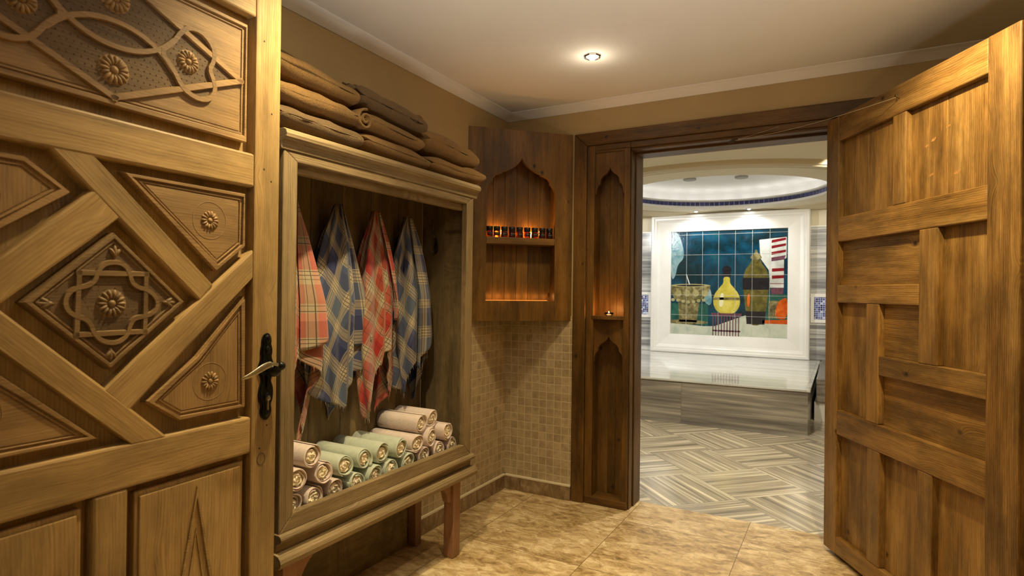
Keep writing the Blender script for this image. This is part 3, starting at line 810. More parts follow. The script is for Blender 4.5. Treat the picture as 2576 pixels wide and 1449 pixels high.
# ---- hanging checked towels
def hanging(y, mat, seed, label, rot=.55, top=1.587, L=.90, hw=.135, tilt=.0, flaps=(), fr_seed=0, xc=.088):
    rnd = random.Random(seed)
    ph = [rnd.uniform(0, 6.28) for _ in range(8)]
    base = (xc, y, top)
    tw = empty('plaid_towel', base, label, 'towel', 'plaid towels hanging in the cabinet')
    NT_, NS = 150, 84
    def width(t):
        return .007 + hw * (1 - math.exp(-t * 2.5)) / (1 - math.exp(-2.5 * .7)) * (1.0 if t < .62 else 1 - .62 * ((t - .62) / .38) ** 1.25)
    def ring(t, thw, depth, thmin, thmax, n, Lf, up=0):
        row, gr = [], []
        for i in range(n):
            th = thmin + (thmax - thmin) * i / (n - 1)
            Lth = Lf(th)
            z = top - t * Lth
            tt = (top - z) / L
            wd = width(min(tt, 1.05)) * thw
            fold = 1 + (.24 * math.cos(5 * th + ph[0] + 1.0 * tt) + .15 * math.cos(8 * th + ph[1] - 1.6 * tt) + .07 * math.cos(13 * th + ph[2])) * min(1, tt * 6 + .15)
            yy = y + tilt * tt + wd * math.sin(th) * fold
            xd = (.016 + depth * min(1, tt * 2.4)) * math.cos(th) * fold
            xx = max(.034 + .004 * math.sin(th * 7), xc + xd + .006 * math.sin(6 * tt + th * 2 + ph[3]))
            xx = min(xx, .212)
            row.append((xx, yy, z))
            u = th / (2 * PI) * 1.15; v = t * Lth
            a = rot
            gr.append((u * math.cos(a) + v * math.sin(a), -u * math.sin(a) + v * math.cos(a), 0))
        return row, gr
    def Lmain(th):
        s = .5 + .5 * math.cos(2 * th + ph[5]); s2 = .5 + .5 * math.cos(3 * th + ph[6])
        saw = abs(((th * 1.9 + ph[7]) / PI) % 2 - 1)
        return L * (.60 + .10 * s + .06 * s2 + .27 * saw ** 1.3)
    rows, gs = [], []
    for k in range(NS + 1):
        t = (k / NS) ** 1.05
        r, g_ = ring(t, 1.0, .046, 0, 2 * PI * (NT_ - 1) / NT_, NT_, Lmain)
        rows.append(r); gs.append(g_)
    mb = MB(); mb.grid(rows, True, gs)
    # fringe threads on the hem
    for i in range(0, NT_, 3):
        p = Vector(rows[-1][i]); 
        if p.x < .05: continue
        ln = rnd.uniform(.008, .022)
        mb.tube([p + Vector((0, 0, .004)), p + Vector((rnd.uniform(-.003, .003), rnd.uniform(-.004, .004), -ln))], .0006, 4)
    mb.build('cloth', mat, tw, smooth=True, solid=.0016)
    for (t0, t1, f0, f1, out) in flaps:
        rows, gs = [], []
        n = 46
        for k in range(41):
            t = (k / 40)
            def Lf(th, f0=f0, f1=f1, t0=t0, t1=t1):
                q = (th - t0) / (t1 - t0)
                return L * (f0 + (f1 - f0) * q + .02 * math.sin(q * 9))
            r, g_ = ring(t, 1.06, .050 + out, t0, t1, n, Lf)
            rows.append([(min(.24, x + .008), yy, z) for x, yy, z in r]); gs.append([(a * math.cos(rot) - b_ * math.sin(rot) + .37, a * math.sin(rot) + b_ * math.cos(rot) + .2, 0) for a, b_, _ in g_])
        mb = MB(); mb.grid(rows, False, gs); mb.build('folded_flap', mat, tw, smooth=True, solid=.0016)
    return tw
hanging(-1.760, M['plaid_pale'], 11, 'pale red plaid towel hanging partly hidden behind cabinet edge near carved door', top=1.575, L=.90, hw=.122, tilt=-.02, flaps=((.0, 1.9, .62, .44, .01),))
hanging(-1.540, M['plaid_blue'], 23, 'larger blue and cream plaid towel hanging between two red plaid towels', L=.93, hw=.128, tilt=.0, flaps=((.7, 2.2, .62, .40, .008),))
hanging(-1.320, M['plaid_red'], 37, 'bright red and cream plaid towel hanging between two blue plaid towels', L=.93, hw=.118, tilt=-.01, flaps=((.15, 2.0, .50, .44, .016),))
hanging(-1.102, M['plaid_blue'], 51, 'smaller blue and cream plaid towel hanging beside the empty hook', L=.885, hw=.122, tilt=.02, flaps=((-.2, 1.3, .80, .62, .008),))

# ---- rolled towels
ROLLS = [(-1.905, .518, 'p'), (-1.812, .518, 'p'), (-1.712, .518, 'p'), (-1.61, .518, 'g'), (-1.513, .518, 'g'), (-1.414, .518, 'g'), (-1.305, .518, 'g'), (-1.19, .518, 'p'), (-1.075, .518, 'p'), (-.975, .518, 'p'),
         (-1.892, .605, 'p'), (-1.775, .598, 'p'), (-1.666, .593, 'g'), (-1.56, .592, 'g'), (-1.462, .592, 'g'), (-1.355, .59, 'g'), (-1.247, .585, 'p'), (-1.135, .587, 'p'), (-1.025, .59, 'p'),
         (-1.831, .668, 'p'), (-1.195, .656, 'p'), (-1.083, .658, 'p')]
RL = ['pink rolled towel in lowest layer, at end near carved door', 'second pink rolled towel of lowest layer counting from carved door', 'third pink rolled towel of lowest layer, next to the green ones',
      'first green rolled towel of lowest layer, beside three pink ones', 'second green rolled towel of lowest layer counting from carved door', 'third green rolled towel of lowest layer counting from carved door', 'last green rolled towel of lowest layer, before the far pink ones',
      'pink rolled towel of lowest layer touching the last green one', 'pink rolled towel of lowest layer, second from far cabinet side', 'pink rolled towel in far bottom corner of cabinet',
      'pink rolled towel in middle layer against cabinet edge near carved door', 'pink rolled towel in middle layer just before the green rolls', 'first green rolled towel on upper green row, beside pink rolls, cream core showing', 'second green rolled towel on upper green row counting from carved door',
      'third green rolled towel on upper green row counting from carved door', 'last green rolled towel on upper green row, beside far pink stack', 'pink rolled towel in middle layer touching the last green roll', 'pink rolled towel in middle layer below the two topmost far ones', 'pink rolled towel in middle layer against far cabinet side',
      'topmost pink rolled towel of stack near carved door', 'larger topmost pink rolled towel of far stack, near hanging blue towel', 'smaller topmost pink rolled towel of far stack, near cabinet side board']
def roll(i, y, z, col, label):
    rnd = random.Random(100 + i)
    R = .0435
    x1 = .287 + rnd.uniform(-.014, .0); x0 = .036
    if i == 20: x0, x1 = .034, .262
    if i == 21: x1 = .240
    a0 = rnd.uniform(0, 2 * PI); turns = rnd.uniform(1.5, 2.0); th = .0064; sgn = rnd.choice((1, -1))
    e1, e2 = rnd.choice((-1, 1)) * rnd.uniform(.03, .07), rnd.uniform(0, 6)
    t = empty('rolled_towel', (x1 - .13, y, z - R), label, 'towel', ('pink' if col == 'p' else 'green') + ' rolled towels on the cabinet floor')
    n = int(turns * 40); inn, out = [], []; arc = [0.0]
    def rad(k): return R - th / 2 - .0004 - (th * 1.12) * (k / 40)
    def P(k, r, x):
        a = a0 + sgn * 2 * PI * k / 40
        rr = r * (1 + e1 * math.cos(2 * a + e2) + .012 * math.sin(5 * a + e2))
        rr = min(rr, R)
        return (x, y + rr * math.cos(a), z + rr * math.sin(a))
    rows, gs = [], []
    s = 0.0
    for k in range(n + 1):
        r = rad(k); h = th / 2 * (1.0 if 2 < k < n - 2 else .6)
        # rounded lip at each end of the roll: cross-section of the sheet edge
        wob = .004 * math.sin(k * .21 + e2) - .0028 * (k / 40)
        xa, xb = x1 + wob, x0 + .002 * math.sin(k * .3)
        sec = [(r + h, xb), (r + h, xb + .08), (r + h, xa - .10), (r + h, xa - .006), (r + h * .8, xa - .0018), (r + h * .35, xa), (r - h * .35, xa), (r - h * .8, xa - .0018), (r - h, xa - .006), (r - h, xa - .05), (r - h, xb)]
        rows.append([P(k, q, x) for q, x in sec]); gs.append([(s, x, 0) for q, x in sec])
        s += r * 2 * PI / 40
    mb = MB(); mb.grid(rows, True, gs, cap=True)
    mb.build('ribbed_cloth', M['rib_pink'] if col == 'p' else M['rib_green'], t, smooth=True)
    # cream towel rolled inside: crumpled end
    rc = rad(n) - th / 2
    mb = MB(); rows = []
    for j in range(9):
        q = j / 8; row = []
        for k in range(28):
            a = 2 * PI * k / 28
            rr = rc * (1 - q) ** .7
            nz = noise.noise(Vector((a * 1.3 + i * 7, q * 4.0, i * 1.7))) * .5 + noise.noise(Vector((math.cos(a) * 2.5 * (1 - q) + i, math.sin(a) * 2.5 * (1 - q), i)))
            row.append((x1 - .010 + .008 * nz + .004 * q, y + rr * math.cos(a), z + rr * math.sin(a)))
        rows.append(row)
    rows = [[(x1 - .06, y + rc * math.cos(2 * PI * k / 28), z + rc * math.sin(2 * PI * k / 28)) for k in range(28)]] + rows
    mb.grid(rows, True); mb.build('cream_core', M['core'], t, smooth=True)
    # loose fold of the core spilling as a curled lip
    mb = MB(); pts = []
    for k in range(16):
        a = a0 + 2.0 + k * .33; rr = rc * (.80 - .035 * k)
        pts.append((x1 - .004 + .003 * math.sin(k * 1.3 + i), y + rr * math.cos(a), z + rr * math.sin(a)))
    mb.tube(pts, [.0022 + .001 * math.sin(k * .9 + i) for k in range(16)], 8); mb.build('cream_fold', M['core'], t, smooth=True)
    return t
for i, (y, z, c) in enumerate(ROLLS): roll(i, y, z, c, RL[i])

# ---- folded brown blankets on top
def blanket(y0, y1, z0, z1, x0, x1, seed, label, mat='fleece', tipup=0.0, slope=0.0, layers=0, name='folded_blanket', ez=.62):
    rnd = random.Random(seed); cy, cz, cx = (y0 + y1) / 2, (z0 + z1) / 2, (x0 + x1) / 2
    A, B_, C_ = (y1 - y0) / 2, (x1 - x0) / 2, (z1 - z0) / 2
    o = Vector((seed * 3.1, seed * 1.7, seed))
    rows = []; NX, NA = 46, 120
    ez = .56
    def sp(c, e): return math.copysign(abs(c) ** e, c)
    for i in range(NX + 1):
        s = -1 + 2 * i / NX
        s = math.sin(s * PI / 2)
        k = max(0.0, 1 - abs(s) ** 3.2) ** (1 / 2.4)
        ky = max(.0, 1 - abs(s) ** 9) ** (1 / 5) if abs(s) < 1 else 0
        row = []
        for j in range(NA):
            a = 2 * PI * j / NA
            yy = sp(math.cos(a), .50) * A * (.80 + .20 * ky); zz = sp(math.sin(a), ez) * C_ * k
            # crease between the two folded layers at the open end
            d = abs((a - PI + PI) % (2 * PI) - PI)
            if d < .5: yy *= 1 - .10 * math.exp(-(d / .09) ** 2) ; yy += .0
            d0 = min(a, 2 * PI - a)
            yn = yy / A
            z = cz + zz + slope * yn + tipup * max(0, yn) ** 3
            if sp(math.sin(a), 1) > 0 and layers:
                # stacked hem lines running along the top edge of the fold
                f = (math.cos(a) + 1) / 2
                z += .0035 * math.sin(s * 16) * (1 if s > -.2 else 0)
            p = Vector((cx + s * B_, cy + yy, z))
            nn = noise.noise(p * 7 + o) * .012 + noise.noise(p * 19 + o) * .0045
            w_ = 1.0 if math.sin(a) > -.5 else .25
            q = Vector((0, math.cos(a) * .4, math.sin(a))) * nn * w_
            p += q
            p.x += noise.noise(p * 9 + o * 2) * .008
            p.z = max(p.z, z0 - .001) if math.sin(a) < -.3 else p.z
            p.z = max(p.z, 1.7535)
            row.append(tuple(p))
        rows.append(row)
    mb = MB(); mb.grid(rows, True, cap=True)
    t = empty(name, (cx, cy, z0), label, 'blanket', 'brown blankets folded on top of the cabinet')
    mb.build('fleece', M[mat], t, smooth=True)
    mb = MB(); pts = []
    for k in range(30):
        q = k / 29
        pts.append((cx + B_ * (.80 + .10 * math.sin(q * 5 + seed)), y0 + .03 + (y1 - y0 - .07) * q, cz + C_ * .50 + slope * (2 * q - 1) + tipup * max(0, 2 * q - 1) ** 3 + .004 * math.sin(q * 9 + seed)))
    if layers:
        for q in range(4):
            mb = MB(); mb.tube([(x - .030 * q - .006, y, z + .009 * q + .004) for x, y, z in pts], .0052, 8); mb.build('hem', M[mat], t, smooth=True)
    return t
blanket(-2.04, -1.635, 1.753, 1.842, .055, .330, 1, 'lowest brown blanket of the stack nearest carved door', 'fleeced', slope=-.006)
blanket(-2.05, -1.628, 1.836, 1.920, .050, .322, 2, 'middle brown blanket of the stack nearest carved door', slope=-.004)
blanket(-2.05, -1.645, 1.914, 2.010, .055, .318, 3, 'upper brown blanket bulging over the stack nearest carved door', slope=-.012)
blanket(-2.02, -1.72, 1.995, 2.068, .040, .190, 4, 'small dark brown folded blanket on very top beside carved door', 'fleeced', slope=-.010)
blanket(-1.640, -1.215, 1.753, 1.838, .050, .325, 5, 'lowest brown blanket of the middle stack on cabinet', slope=-.008)
bk = blanket(-1.655, -1.262, 1.830, 1.912, .060, .322, 6, 'second brown blanket of the middle stack, rolled end showing', slope=-.012)
mb = MB(); rows = []
for k in range(46):
    a = 1.4 + k * .24; r = .041 - .00075 * k
    rows.append([(x, -1.632 + r * math.cos(a), 1.874 + r * .95 * math.sin(a)) for x in (.12, .22, .318, .325)])
mb.grid(rows); mb.build('rolled_edge', M['fleece'], bk, smooth=True, solid=.008)
blanket(-1.660, -1.225, 1.905, 2.010, .050, .312, 7, 'topmost dark brown blanket of the middle stack with layered hems', 'fleeced', slope=-.012, layers=1)
blanket(-1.245, -.765, 1.753, 1.838, .060, .325, 8, 'lower brown blanket at cabinet corner overhanging its end', tipup=.012, slope=.0)
blanket(-1.262, -.812, 1.832, 1.945, .060, .318, 9, 'upper brown blanket of the two-high stack near corner cupboard', slope=-.010)
# curled end standing up behind the small stack
mb = MB(); rows = []
for k in range(26):
    a = .3 + k * .26; r = .034 - .0009 * k
    rows.append([(x, -1.232 + r * math.cos(a), 1.972 + r * math.sin(a)) for x in (.13, .20, .25, .256)])
mb.grid(rows); tag(mb.build('curled_blanket', M['fleece'], base=(.2, -1.23, 1.94), smooth=True, solid=.009), 'small curled end of brown blanket poking up between two stacks', 'blanket')

# ================================================================== CARVED DOOR (open, near the camera)
FL = Fr((.459, -2.126, 0), (.0510, -.9987, 0), (0, 0, 1), (.9987, .0510, 0))
d1 = empty('door_1', (.459, -2.126, 0), 'pale carved pine door with interlaced diamond panel and rosettes, standing open', 'door', kind='structure')
def dl(name, mat, fn, bevel=.003, **k):
    mb = MB(FL); r = fn(mb); return mb.build(name, mat, k.pop('parent', d1), bevel=bevel, **k)
DW, CU, CZ = .905, .4525, 1.208
def rot180(P): return [(2 * CU - u, 2 * CZ - z) for u, z in P]
def mirU(P): return [(2 * CU - u, z) for u, z in P]
dl('back_board', M['pine'], lambda b: b.box(.06, .845, .10, 2.04, -.044, -.031, (0, 1, 0)))
dl('stile', M['pine'], lambda b: b.box(0, .086, .01, 2.105, -.042, 0, (0, 1, 0)), .005)
dl('stile', M['pine'], lambda b: b.box(.819, DW, .01, 2.105, -.042, 0, (0, 1, 0)), .005)
dl('rail', M['pine'], lambda b: b.box(.086, .819, 1.985, 2.105, -.040, -.001), .005)
dl('rail', M['pine'], lambda b: b.box(.086, .819, 1.519, 1.611, -.040, -.001), .006)
dl('rail', M['pine'], lambda b: b.box(.086, .819, .794, .893, -.040, -.001), .006)
dl('rail', M['pine'], lambda b: b.box(.086, .819, .01, .150, -.040, -.001), .006)
dl('mullion', M['pine'], lambda b: b.box(.412, .486, .150, .794, -.040, -.002, (0, 1, 0)), .006)
dg1 = [(.585, 1.528), (.500, 1.528), (.204, 1.249), (.241, 1.208), (.447, 1.397)]
dg2 = [(.083, 1.352), (.083, 1.274), (.297, 1.074), (.415, .962), (.470, 1.017), (.398, 1.084)]
dl('diagonal_brace', M['pine'], lambda b: b.prism(dg1, -.038, -.0025, (1, .95, 0)), .006)
dl('diagonal_brace', M['pine'], lambda b: b.prism(dg2, -.038, -.002, (1, -.93, 0)), .006)
dl('diagonal_brace', M['pine'], lambda b: b.prism(rot180(dg1), -.038, -.0015, (1, .95, 0)), .006)
dl('diagonal_brace', M['pine'], lambda b: b.prism(rot180(dg2), -.038, -.0030, (1, -.93, 0)), .006)
def raised(name, poly, gr, lvl=-.011, mold=True):
    if area2(poly) < 0: poly = poly[::-1]
    def fn(b):
        b.prism(poly, -.033, lvl - .001, gr)
        if mold:
            b.ribbon(inset(poly, .0065), .011, lvl - .002, lvl + .0045, True, .30)
            b.ribbon(inset(poly, .0185), .0040, lvl - .002, lvl + .0018, True, .30)
        b.prism(inset(poly, .024), lvl - .002, lvl + .0005, gr)
    return dl(name, M['pine_carved'], fn, .0012)
pUR = [(.433, 1.500), (.106, 1.500), (.106, 1.356), (.192, 1.287)]
pLR = [(.106, 1.222), (.100, .920), (.290, .920), (.371, .977), (.245, 1.072)]
rs = []
for P_, c, gr in ((pUR, (.213, 1.415), (1, 0, 0)), (pLR, (.206, 1.005), (0, 1, 0)), (rot180(pUR), (.692, 1.001), (1, 0, 0)), (rot180(pLR), (.699, 1.411), (0, 1, 0))):
    po = raised('raised_panel', P_, gr)
    mb = MB(FL); mb.rosette(c, .026, -.0108, 14, .0050)
    circ = [(c[0] + .047 * math.cos(a), c[1] + .047 * math.sin(a)) for a in [2 * PI * k / 40 for k in range(40)]]
    mb.ribbon(circ, .0016, -.0108, -.0100, True)
    mb.build('carved_rosette', M['pine_carved'], po, smooth=True)
# central diamond block
D0 = [(.452, 1.362), (.285, 1.209), (.456, 1.064), (.619, 1.211)]
def dia(b):
    P_ = D0[::-1] if area2(D0) < 0 else D0
    b.prism(P_, -.033, -.004, (1, 1, 0)); b.ribbon(inset(P_, .006), .010, -.005, .0015, True, .3); b.ribbon(inset(P_, .016), .005, -.005, -.0015, True, .3)
do = dl('diamond_panel', M['pine_mid'], dia, .001)
Di = inset(D0[::-1] if area2(D0) < 0 else D0, .020)
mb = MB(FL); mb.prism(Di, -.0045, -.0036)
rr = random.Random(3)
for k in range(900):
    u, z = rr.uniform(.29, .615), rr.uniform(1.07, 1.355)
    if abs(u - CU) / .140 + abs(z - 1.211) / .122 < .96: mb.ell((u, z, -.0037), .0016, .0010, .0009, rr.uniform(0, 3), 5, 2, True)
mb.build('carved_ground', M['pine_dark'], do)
QF = [(.486, 1.273), (.474, 1.292), (.452, 1.298), (.431, 1.294), (.418, 1.276), (.414, 1.255), (.4, 1.243), (.381, 1.239), (.359, 1.224), (.352, 1.202), (.363, 1.183), (.385, 1.177), (.408, 1.173), (.417, 1.155), (.419, 1.141), (.433, 1.125), (.452, 1.12), (.476, 1.128), (.491, 1.145), (.497, 1.165), (.509, 1.177), (.525, 1.181), (.541, 1.193), (.547, 1.21), (.542, 1.229), (.526, 1.241), (.506, 1.244), (.49, 1.255)]
def smooth_closed(P_, n=3):
    for _ in range(n):
        Q = []
        for i in range(len(P_)):
            a, c = P_[i], P_[(i + 1) % len(P_)]
            Q += [(a[0] * .75 + c[0] * .25, a[1] * .75 + c[1] * .25), (a[0] * .25 + c[0] * .75, a[1] * .25 + c[1] * .75)]
        P_ = Q
    return P_
def smooth_open(P_, n=2):
    for _ in range(n):
        Q = [P_[0]]
        for a, c in zip(P_, P_[1:]): Q += [(a[0] * .75 + c[0] * .25, a[1] * .75 + c[1] * .25), (a[0] * .25 + c[0] * .75, a[1] * .25 + c[1] * .75)]
        P_ = Q + [P_[-1]]
    return P_
def loopr(b, P_, wd, w0, w1):
    """closed ribbon with sharp corners: one bar per side"""
    n = len(P_)
    for i in range(n):
        a, c = Vector(P_[i]), Vector(P_[(i + 1) % n]); d = (c - a).normalized() * wd * .45
        b.ribbon([tuple(a - d), tuple(c + d)], wd, w0, w1)
def strap(b):
    loopr(b, [(.521, 1.272), (.381, 1.273), (.382, 1.142), (.524, 1.143)], .0128, -.004, .0022)
    b.ribbon(smooth_closed(QF, 2), .0120, -.004, .0027, True)
dl('carved_strapwork', M['pine_mid'], strap, 0, parent=do, smooth=False)
def palm(b):
    b.rosette((.454, 1.207), .032, -.0036, 14, .0065)
    for (u, z, a) in ((.449, 1.312, PI / 2), (.331, 1.208, PI), (.455, 1.104, -PI / 2), (.574, 1.209, 0)):
        for q, ln in ((-.62, .013), (0, .017), (.62, .013)):
            b.ell((u + (.007) * math.cos(a + q), z + .007 * math.sin(a + q), -.0036), ln, .0052, .0058, a + q, 8, 4, True)
dl('carved_flowers', M['pine_mid'], palm, 0, parent=do, smooth=True)
# top panel with the interlaced cartouche
TP = rect(.106, .799, 1.640, 1.958)
tp = raised('raised_panel', TP, (1, 0, 0))
CT = [(.130, 1.797), (.215, 1.760), (.294, 1.723), (CU, 1.657), (.611, 1.723), (.690, 1.760), (.775, 1.797), (.690, 1.834), (.611, 1.871), (CU, 1.937), (.294, 1.871), (.215, 1.834)]
LB = [(.300, 1.863), (.280, 1.881), (.251, 1.884), (.226, 1.871), (.210, 1.847), (.213, 1.819), (.224, 1.797), (.213, 1.775), (.206, 1.747), (.223, 1.720), (.252, 1.713), (.281, 1.720), (.298, 1.731), (.322, 1.768), (.352, 1.797), (.322, 1.826)]
LN = [(.350, 1.797), (.400, 1.777), (CU, 1.771), (.505, 1.777), (.555, 1.797), (.505, 1.817), (CU, 1.823), (.400, 1.817)]
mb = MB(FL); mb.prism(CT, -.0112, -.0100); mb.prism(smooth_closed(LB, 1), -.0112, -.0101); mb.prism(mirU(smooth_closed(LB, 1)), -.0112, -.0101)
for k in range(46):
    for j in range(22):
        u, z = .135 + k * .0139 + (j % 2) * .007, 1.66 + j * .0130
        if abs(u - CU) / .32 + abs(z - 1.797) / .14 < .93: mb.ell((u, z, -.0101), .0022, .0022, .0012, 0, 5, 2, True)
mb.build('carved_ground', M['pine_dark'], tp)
def cart(b):
    loopr(b, [CT[0], CT[3], CT[6], CT[9]], .0165, -.0105, -.0040)
    b.ribbon(smooth_closed(LB, 1), .0150, -.0105, -.0035, True)
    b.ribbon(smooth_closed(mirU(LB), 1), .0150, -.0105, -.0035, True)
    arc = [(.318, 1.835), (.350, 1.800), (.400, 1.775), (CU, 1.768), (.505, 1.775), (.555, 1.800), (.587, 1.835)]
    b.ribbon(smooth_open(arc, 2), .0140, -.0105, -.0037)
    b.ribbon(smooth_open([(u, 3.594 - z) for u, z in arc], 2), .0140, -.0105, -.0039)
dl('carved_strapwork', M['pine_carved'], cart, 0, parent=tp)
def ro(b):
    for c, r in (((CU, 1.718), .034), ((CU, 1.877), .034), ((.279, 1.797), .029), ((.626, 1.797), .029)): b.rosette(c, r, -.0100, 15, .0068)
dl('carved_rosettes', M['pine_carved'], ro, 0, parent=tp, smooth=True)
# lower panels with an incised inverted V
for P_, cx in ((rect(.104, .394, .168, .776), .243), (rect(.504, .801, .168, .776), .662)):
    def lp(b, P_=P_):
        b.prism(P_, -.033, -.010, (0, 1, 0)); b.prism(inset(P_, .010), -.011, -.006, (0, 1, 0))
    o = dl('lower_panel', M['pine'], lp, .003)
    mb = MB(FL)
    mb.ribbon([(cx + .100, .18), (cx, .735), (cx - .100, .18)], .016, -.0065, -.0005); mb.ribbon([(cx + .072, .18), (cx, .640), (cx - .072, .18)], .006, -.0065, -.0030)
    mb.build('carved_chevron', M['pine'], o)
# wrought iron lever handle
HP = [(.039, 1.120), (.028, 1.114), (.023, 1.097), (.026, 1.088), (.021, 1.078), (.020, 1.062), (.024, 1.052), (.014, 1.030), (.012, 1.016), (.020, 1.000), (.025, .985), (.018, .970), (.015, .950), (.018, .930), (.025, .918), (.020, .902), (.026, .884), (.040, .874), (.055, .884), (.061, .902), (.056, .918), (.064, .930), (.067, .950), (.064, .970), (.056, .985), (.061, 1.000), (.070, 1.016), (.068, 1.030), (.057, 1.052), (.061, 1.062), (.060, 1.078), (.055, 1.088), (.058, 1.097), (.052, 1.114)]
hd = dl('handle_plate', M['iron'], lambda b: (b.prism(smooth_closed(HP, 1), 0, .004), b.prism(inset(smooth_closed(HP, 1), .005), .004, .0065), b.ell((.040, 1.103, .006), .010, .012, .006, 0, 10, 4, True),
       b.ell((.040, 1.072, .006), .008, .013, .005, 0, 10, 4, True), b.ell((.040, .896, .006), .009, .012, .005, 0, 10, 4, True), b.box(.0365, .0435, .965, 1.0, .005, .011),
       b.ell((.040, .940, .006), .010, .014, .005, 0, 10, 4, True)), .0015)
hd['label'] = 'black ornate iron handle plate'
mb = MB(FL); mb.tube([(.036, 1.022, .004), (.036, 1.022, .030)], [.012, .010], 14); mb.ell((.036, 1.016, .030), .021, .018, .013, .2, 16, 10)
mb.ell((.016, 1.026, .034), .0125, .0125, .011, 0, 14, 8)
mb.build('handle_boss', M['iron'], hd, smooth=True)
mb = MB(FL)
cur = smooth_open([(.030, 1.030, ), (.052, 1.037), (.080, 1.034), (.104, 1.024), (.128, 1.013), (.150, 1.007)], 2)
n_ = len(cur); rows = []
for i, (u, z) in enumerate(cur):
    t = i / (n_ - 1); wd = .0050 + .0045 * math.sin(min(1, t * 1.15) * PI) * (t > .3) ; wd *= (1 - max(0, t - .85) / .15 * .75)
    th = .0042 * (1 - .55 * t)
    a, c = cur[max(0, i - 1)], cur[min(n_ - 1, i + 1)]; d = Vector((c[0] - a[0], c[1] - a[1])).normalized(); nn = Vector((-d.y, d.x))
    wv = .036 + .010 * math.sin(t * PI) 
    rows.append([(u + nn.x * wd * math.cos(q), z + nn.y * wd * math.cos(q), wv + th * math.sin(q)) for q in [2 * PI * k / 12 for k in range(12)]])
mb.grid(rows, True, cap=True); o = mb.build('handle_lever', M['brass'], hd, smooth=True); o['label'] = 'worn bright metal lever'
mb = MB(FL); mb.ell((.041, .938, .010), .006, .0085, .010, 0, 12, 6); mb.box(.0385, .0435, .905, .932, .005, .013); mb.build('key', M['brass'], hd, smooth=False)
# plugged bolt heads and nail holes on the stile
mb = MB(FL)
for u, z in ((.052, .770), ): mb.lathe((0, 0, 0), [(0.0001, 0)], 3) if False else mb.ribbon([(u + .013 * math.cos(a), z + .016 * math.sin(a)) for a in [2 * PI * k / 24 for k in range(24)]], .003, -.001, .0008, True)
mb.build('wooden_plug', M['pine_dark'], d1)
mb = MB(FL)
for u, z in ((.031, 1.735), (.030, 1.545), (.055, 1.575), (.034, .860), (.060, 1.93), (.058, .800)): mb.ell((u, z, 0), .0028, .0028, .0008, 0, 10, 3, True)
mb.build('nail_hole', M['slot'], d1)

# ================================================================== PANELLED DOOR beside the doorway
UR = Vector((.490, -.8717, 0)).normalized()
FR = Fr((1.799, .010, 0), UR, (0, 0, 1), (UR.y, -UR.x, 0))
d2 = empty('door_2', (1.799, .010, 0), 'dark honey coloured plank and panel door standing open into the room', 'door', kind='structure')
def dr(name, mat, fn, bevel=.003, **k):
    mb = MB(FR); fn(mb); return mb.build(name, mat, d2, bevel=bevel, **k)
RW, ZT = 1.110, 2.092
H_ = M['honey']
dr('stile', H_, lambda b: b.box(0, .104, .022, ZT, -.046, 0, (0, 1, 0)), .004)
dr('stile', H_, lambda b: b.box(.982, RW, .022, ZT, -.046, .001, (0, 1, 0)), .005)
def rail(u0, u1, z0, z1, d=0.0): dr('rail', H_, lambda b: b.box(u0, u1, z0, z1, -.038, -.001 - d), .004)
def mull(u0, u1, z0, z1): dr('mullion', H_, lambda b: b.box(u0, u1, z0, z1, -.038, -.0015, (0, 1, 0)), .004)
rail(.104, .982, 1.974, ZT); rail(.104, .982, 1.496, 1.610); rail(.104, .660, 1.208, 1.290); rail(.418, .982, .909, .990); rail(.104, .982, .587, .701); rail(.104, .982, .022, .104)
mull(.500, .580, 1.610, 1.974); mull(.660, .759, .990, 1.496); mull(.330, .418, .701, 1.208); mull(.343, .430, .104, .587); mull(.661, .738, .104, .587)
def pan(u0, u1, z0, z1, gr, cuts=()):
    def fn(b):
        us = [u0] + list(cuts) + [u1]
        for a, c in zip(us, us[1:]): b.box(a + .0006, c - .0006, z0, z1, -.036, -.026, gr)
    dr('panel', H_, fn, .0012)
pan(.104, .500, 1.610, 1.974, (0, 1, 0), (.200, .300)); pan(.580, .982, 1.610, 1.974, (0, 1, 0), (.772,))
pan(.104, .660, 1.290, 1.496, (1, 0, 0)); pan(.759, .982, .990, 1.496, (0, 1, 0)); pan(.104, .330, .701, 1.208, (0, 1, 0))
pan(.418, .660, .990, 1.208, (1, 0, 0)); pan(.418, .982, .701, .909, (1, 0, 0))
pan(.104, .343, .104, .587, (0, 1, 0)); pan(.430, .661, .104, .587, (0, 1, 0)); pan(.738, .982, .104, .587, (0, 1, 0))
dr('back_board', H_, lambda b: b.box(.02, 1.09, .03, 2.08, -.046, -.035, (0, 1, 0)), 0)
mb = MB(FR)
for u, z, r in ((.70, 1.83, .016), (.775, 1.860, .010), (.69, 1.70, .013), (.82, 1.685, .018), (.665, 1.815, .010)):
    rs_ = random.Random(int(u * 1000))
    mb.prism(smooth_closed([(u + r * (1 + rs_.uniform(-.3, .3)) * math.cos(a), z + r * .38 * (1 + rs_.uniform(-.5, .5)) * math.sin(a) + r * .25 * math.cos(a)) for a in [2 * PI * k / 9 for k in range(9)]], 1), -.0261, -.0258)
mb.build('red_stain', plain('red_brown_stain', (.34, .155, .045), .5, nscale=60, namp=.3), d2)
# small screw eye for the closing cord
mb = MB(FR); mb.tube([(.543, 2.035, 0), (.541, 2.037, .010), (.538, 2.045, .016), (.545, 2.050, .018), (.549, 2.043, .014)], .0014, 6); mb.build('screw_eye', M['iron'], d2)

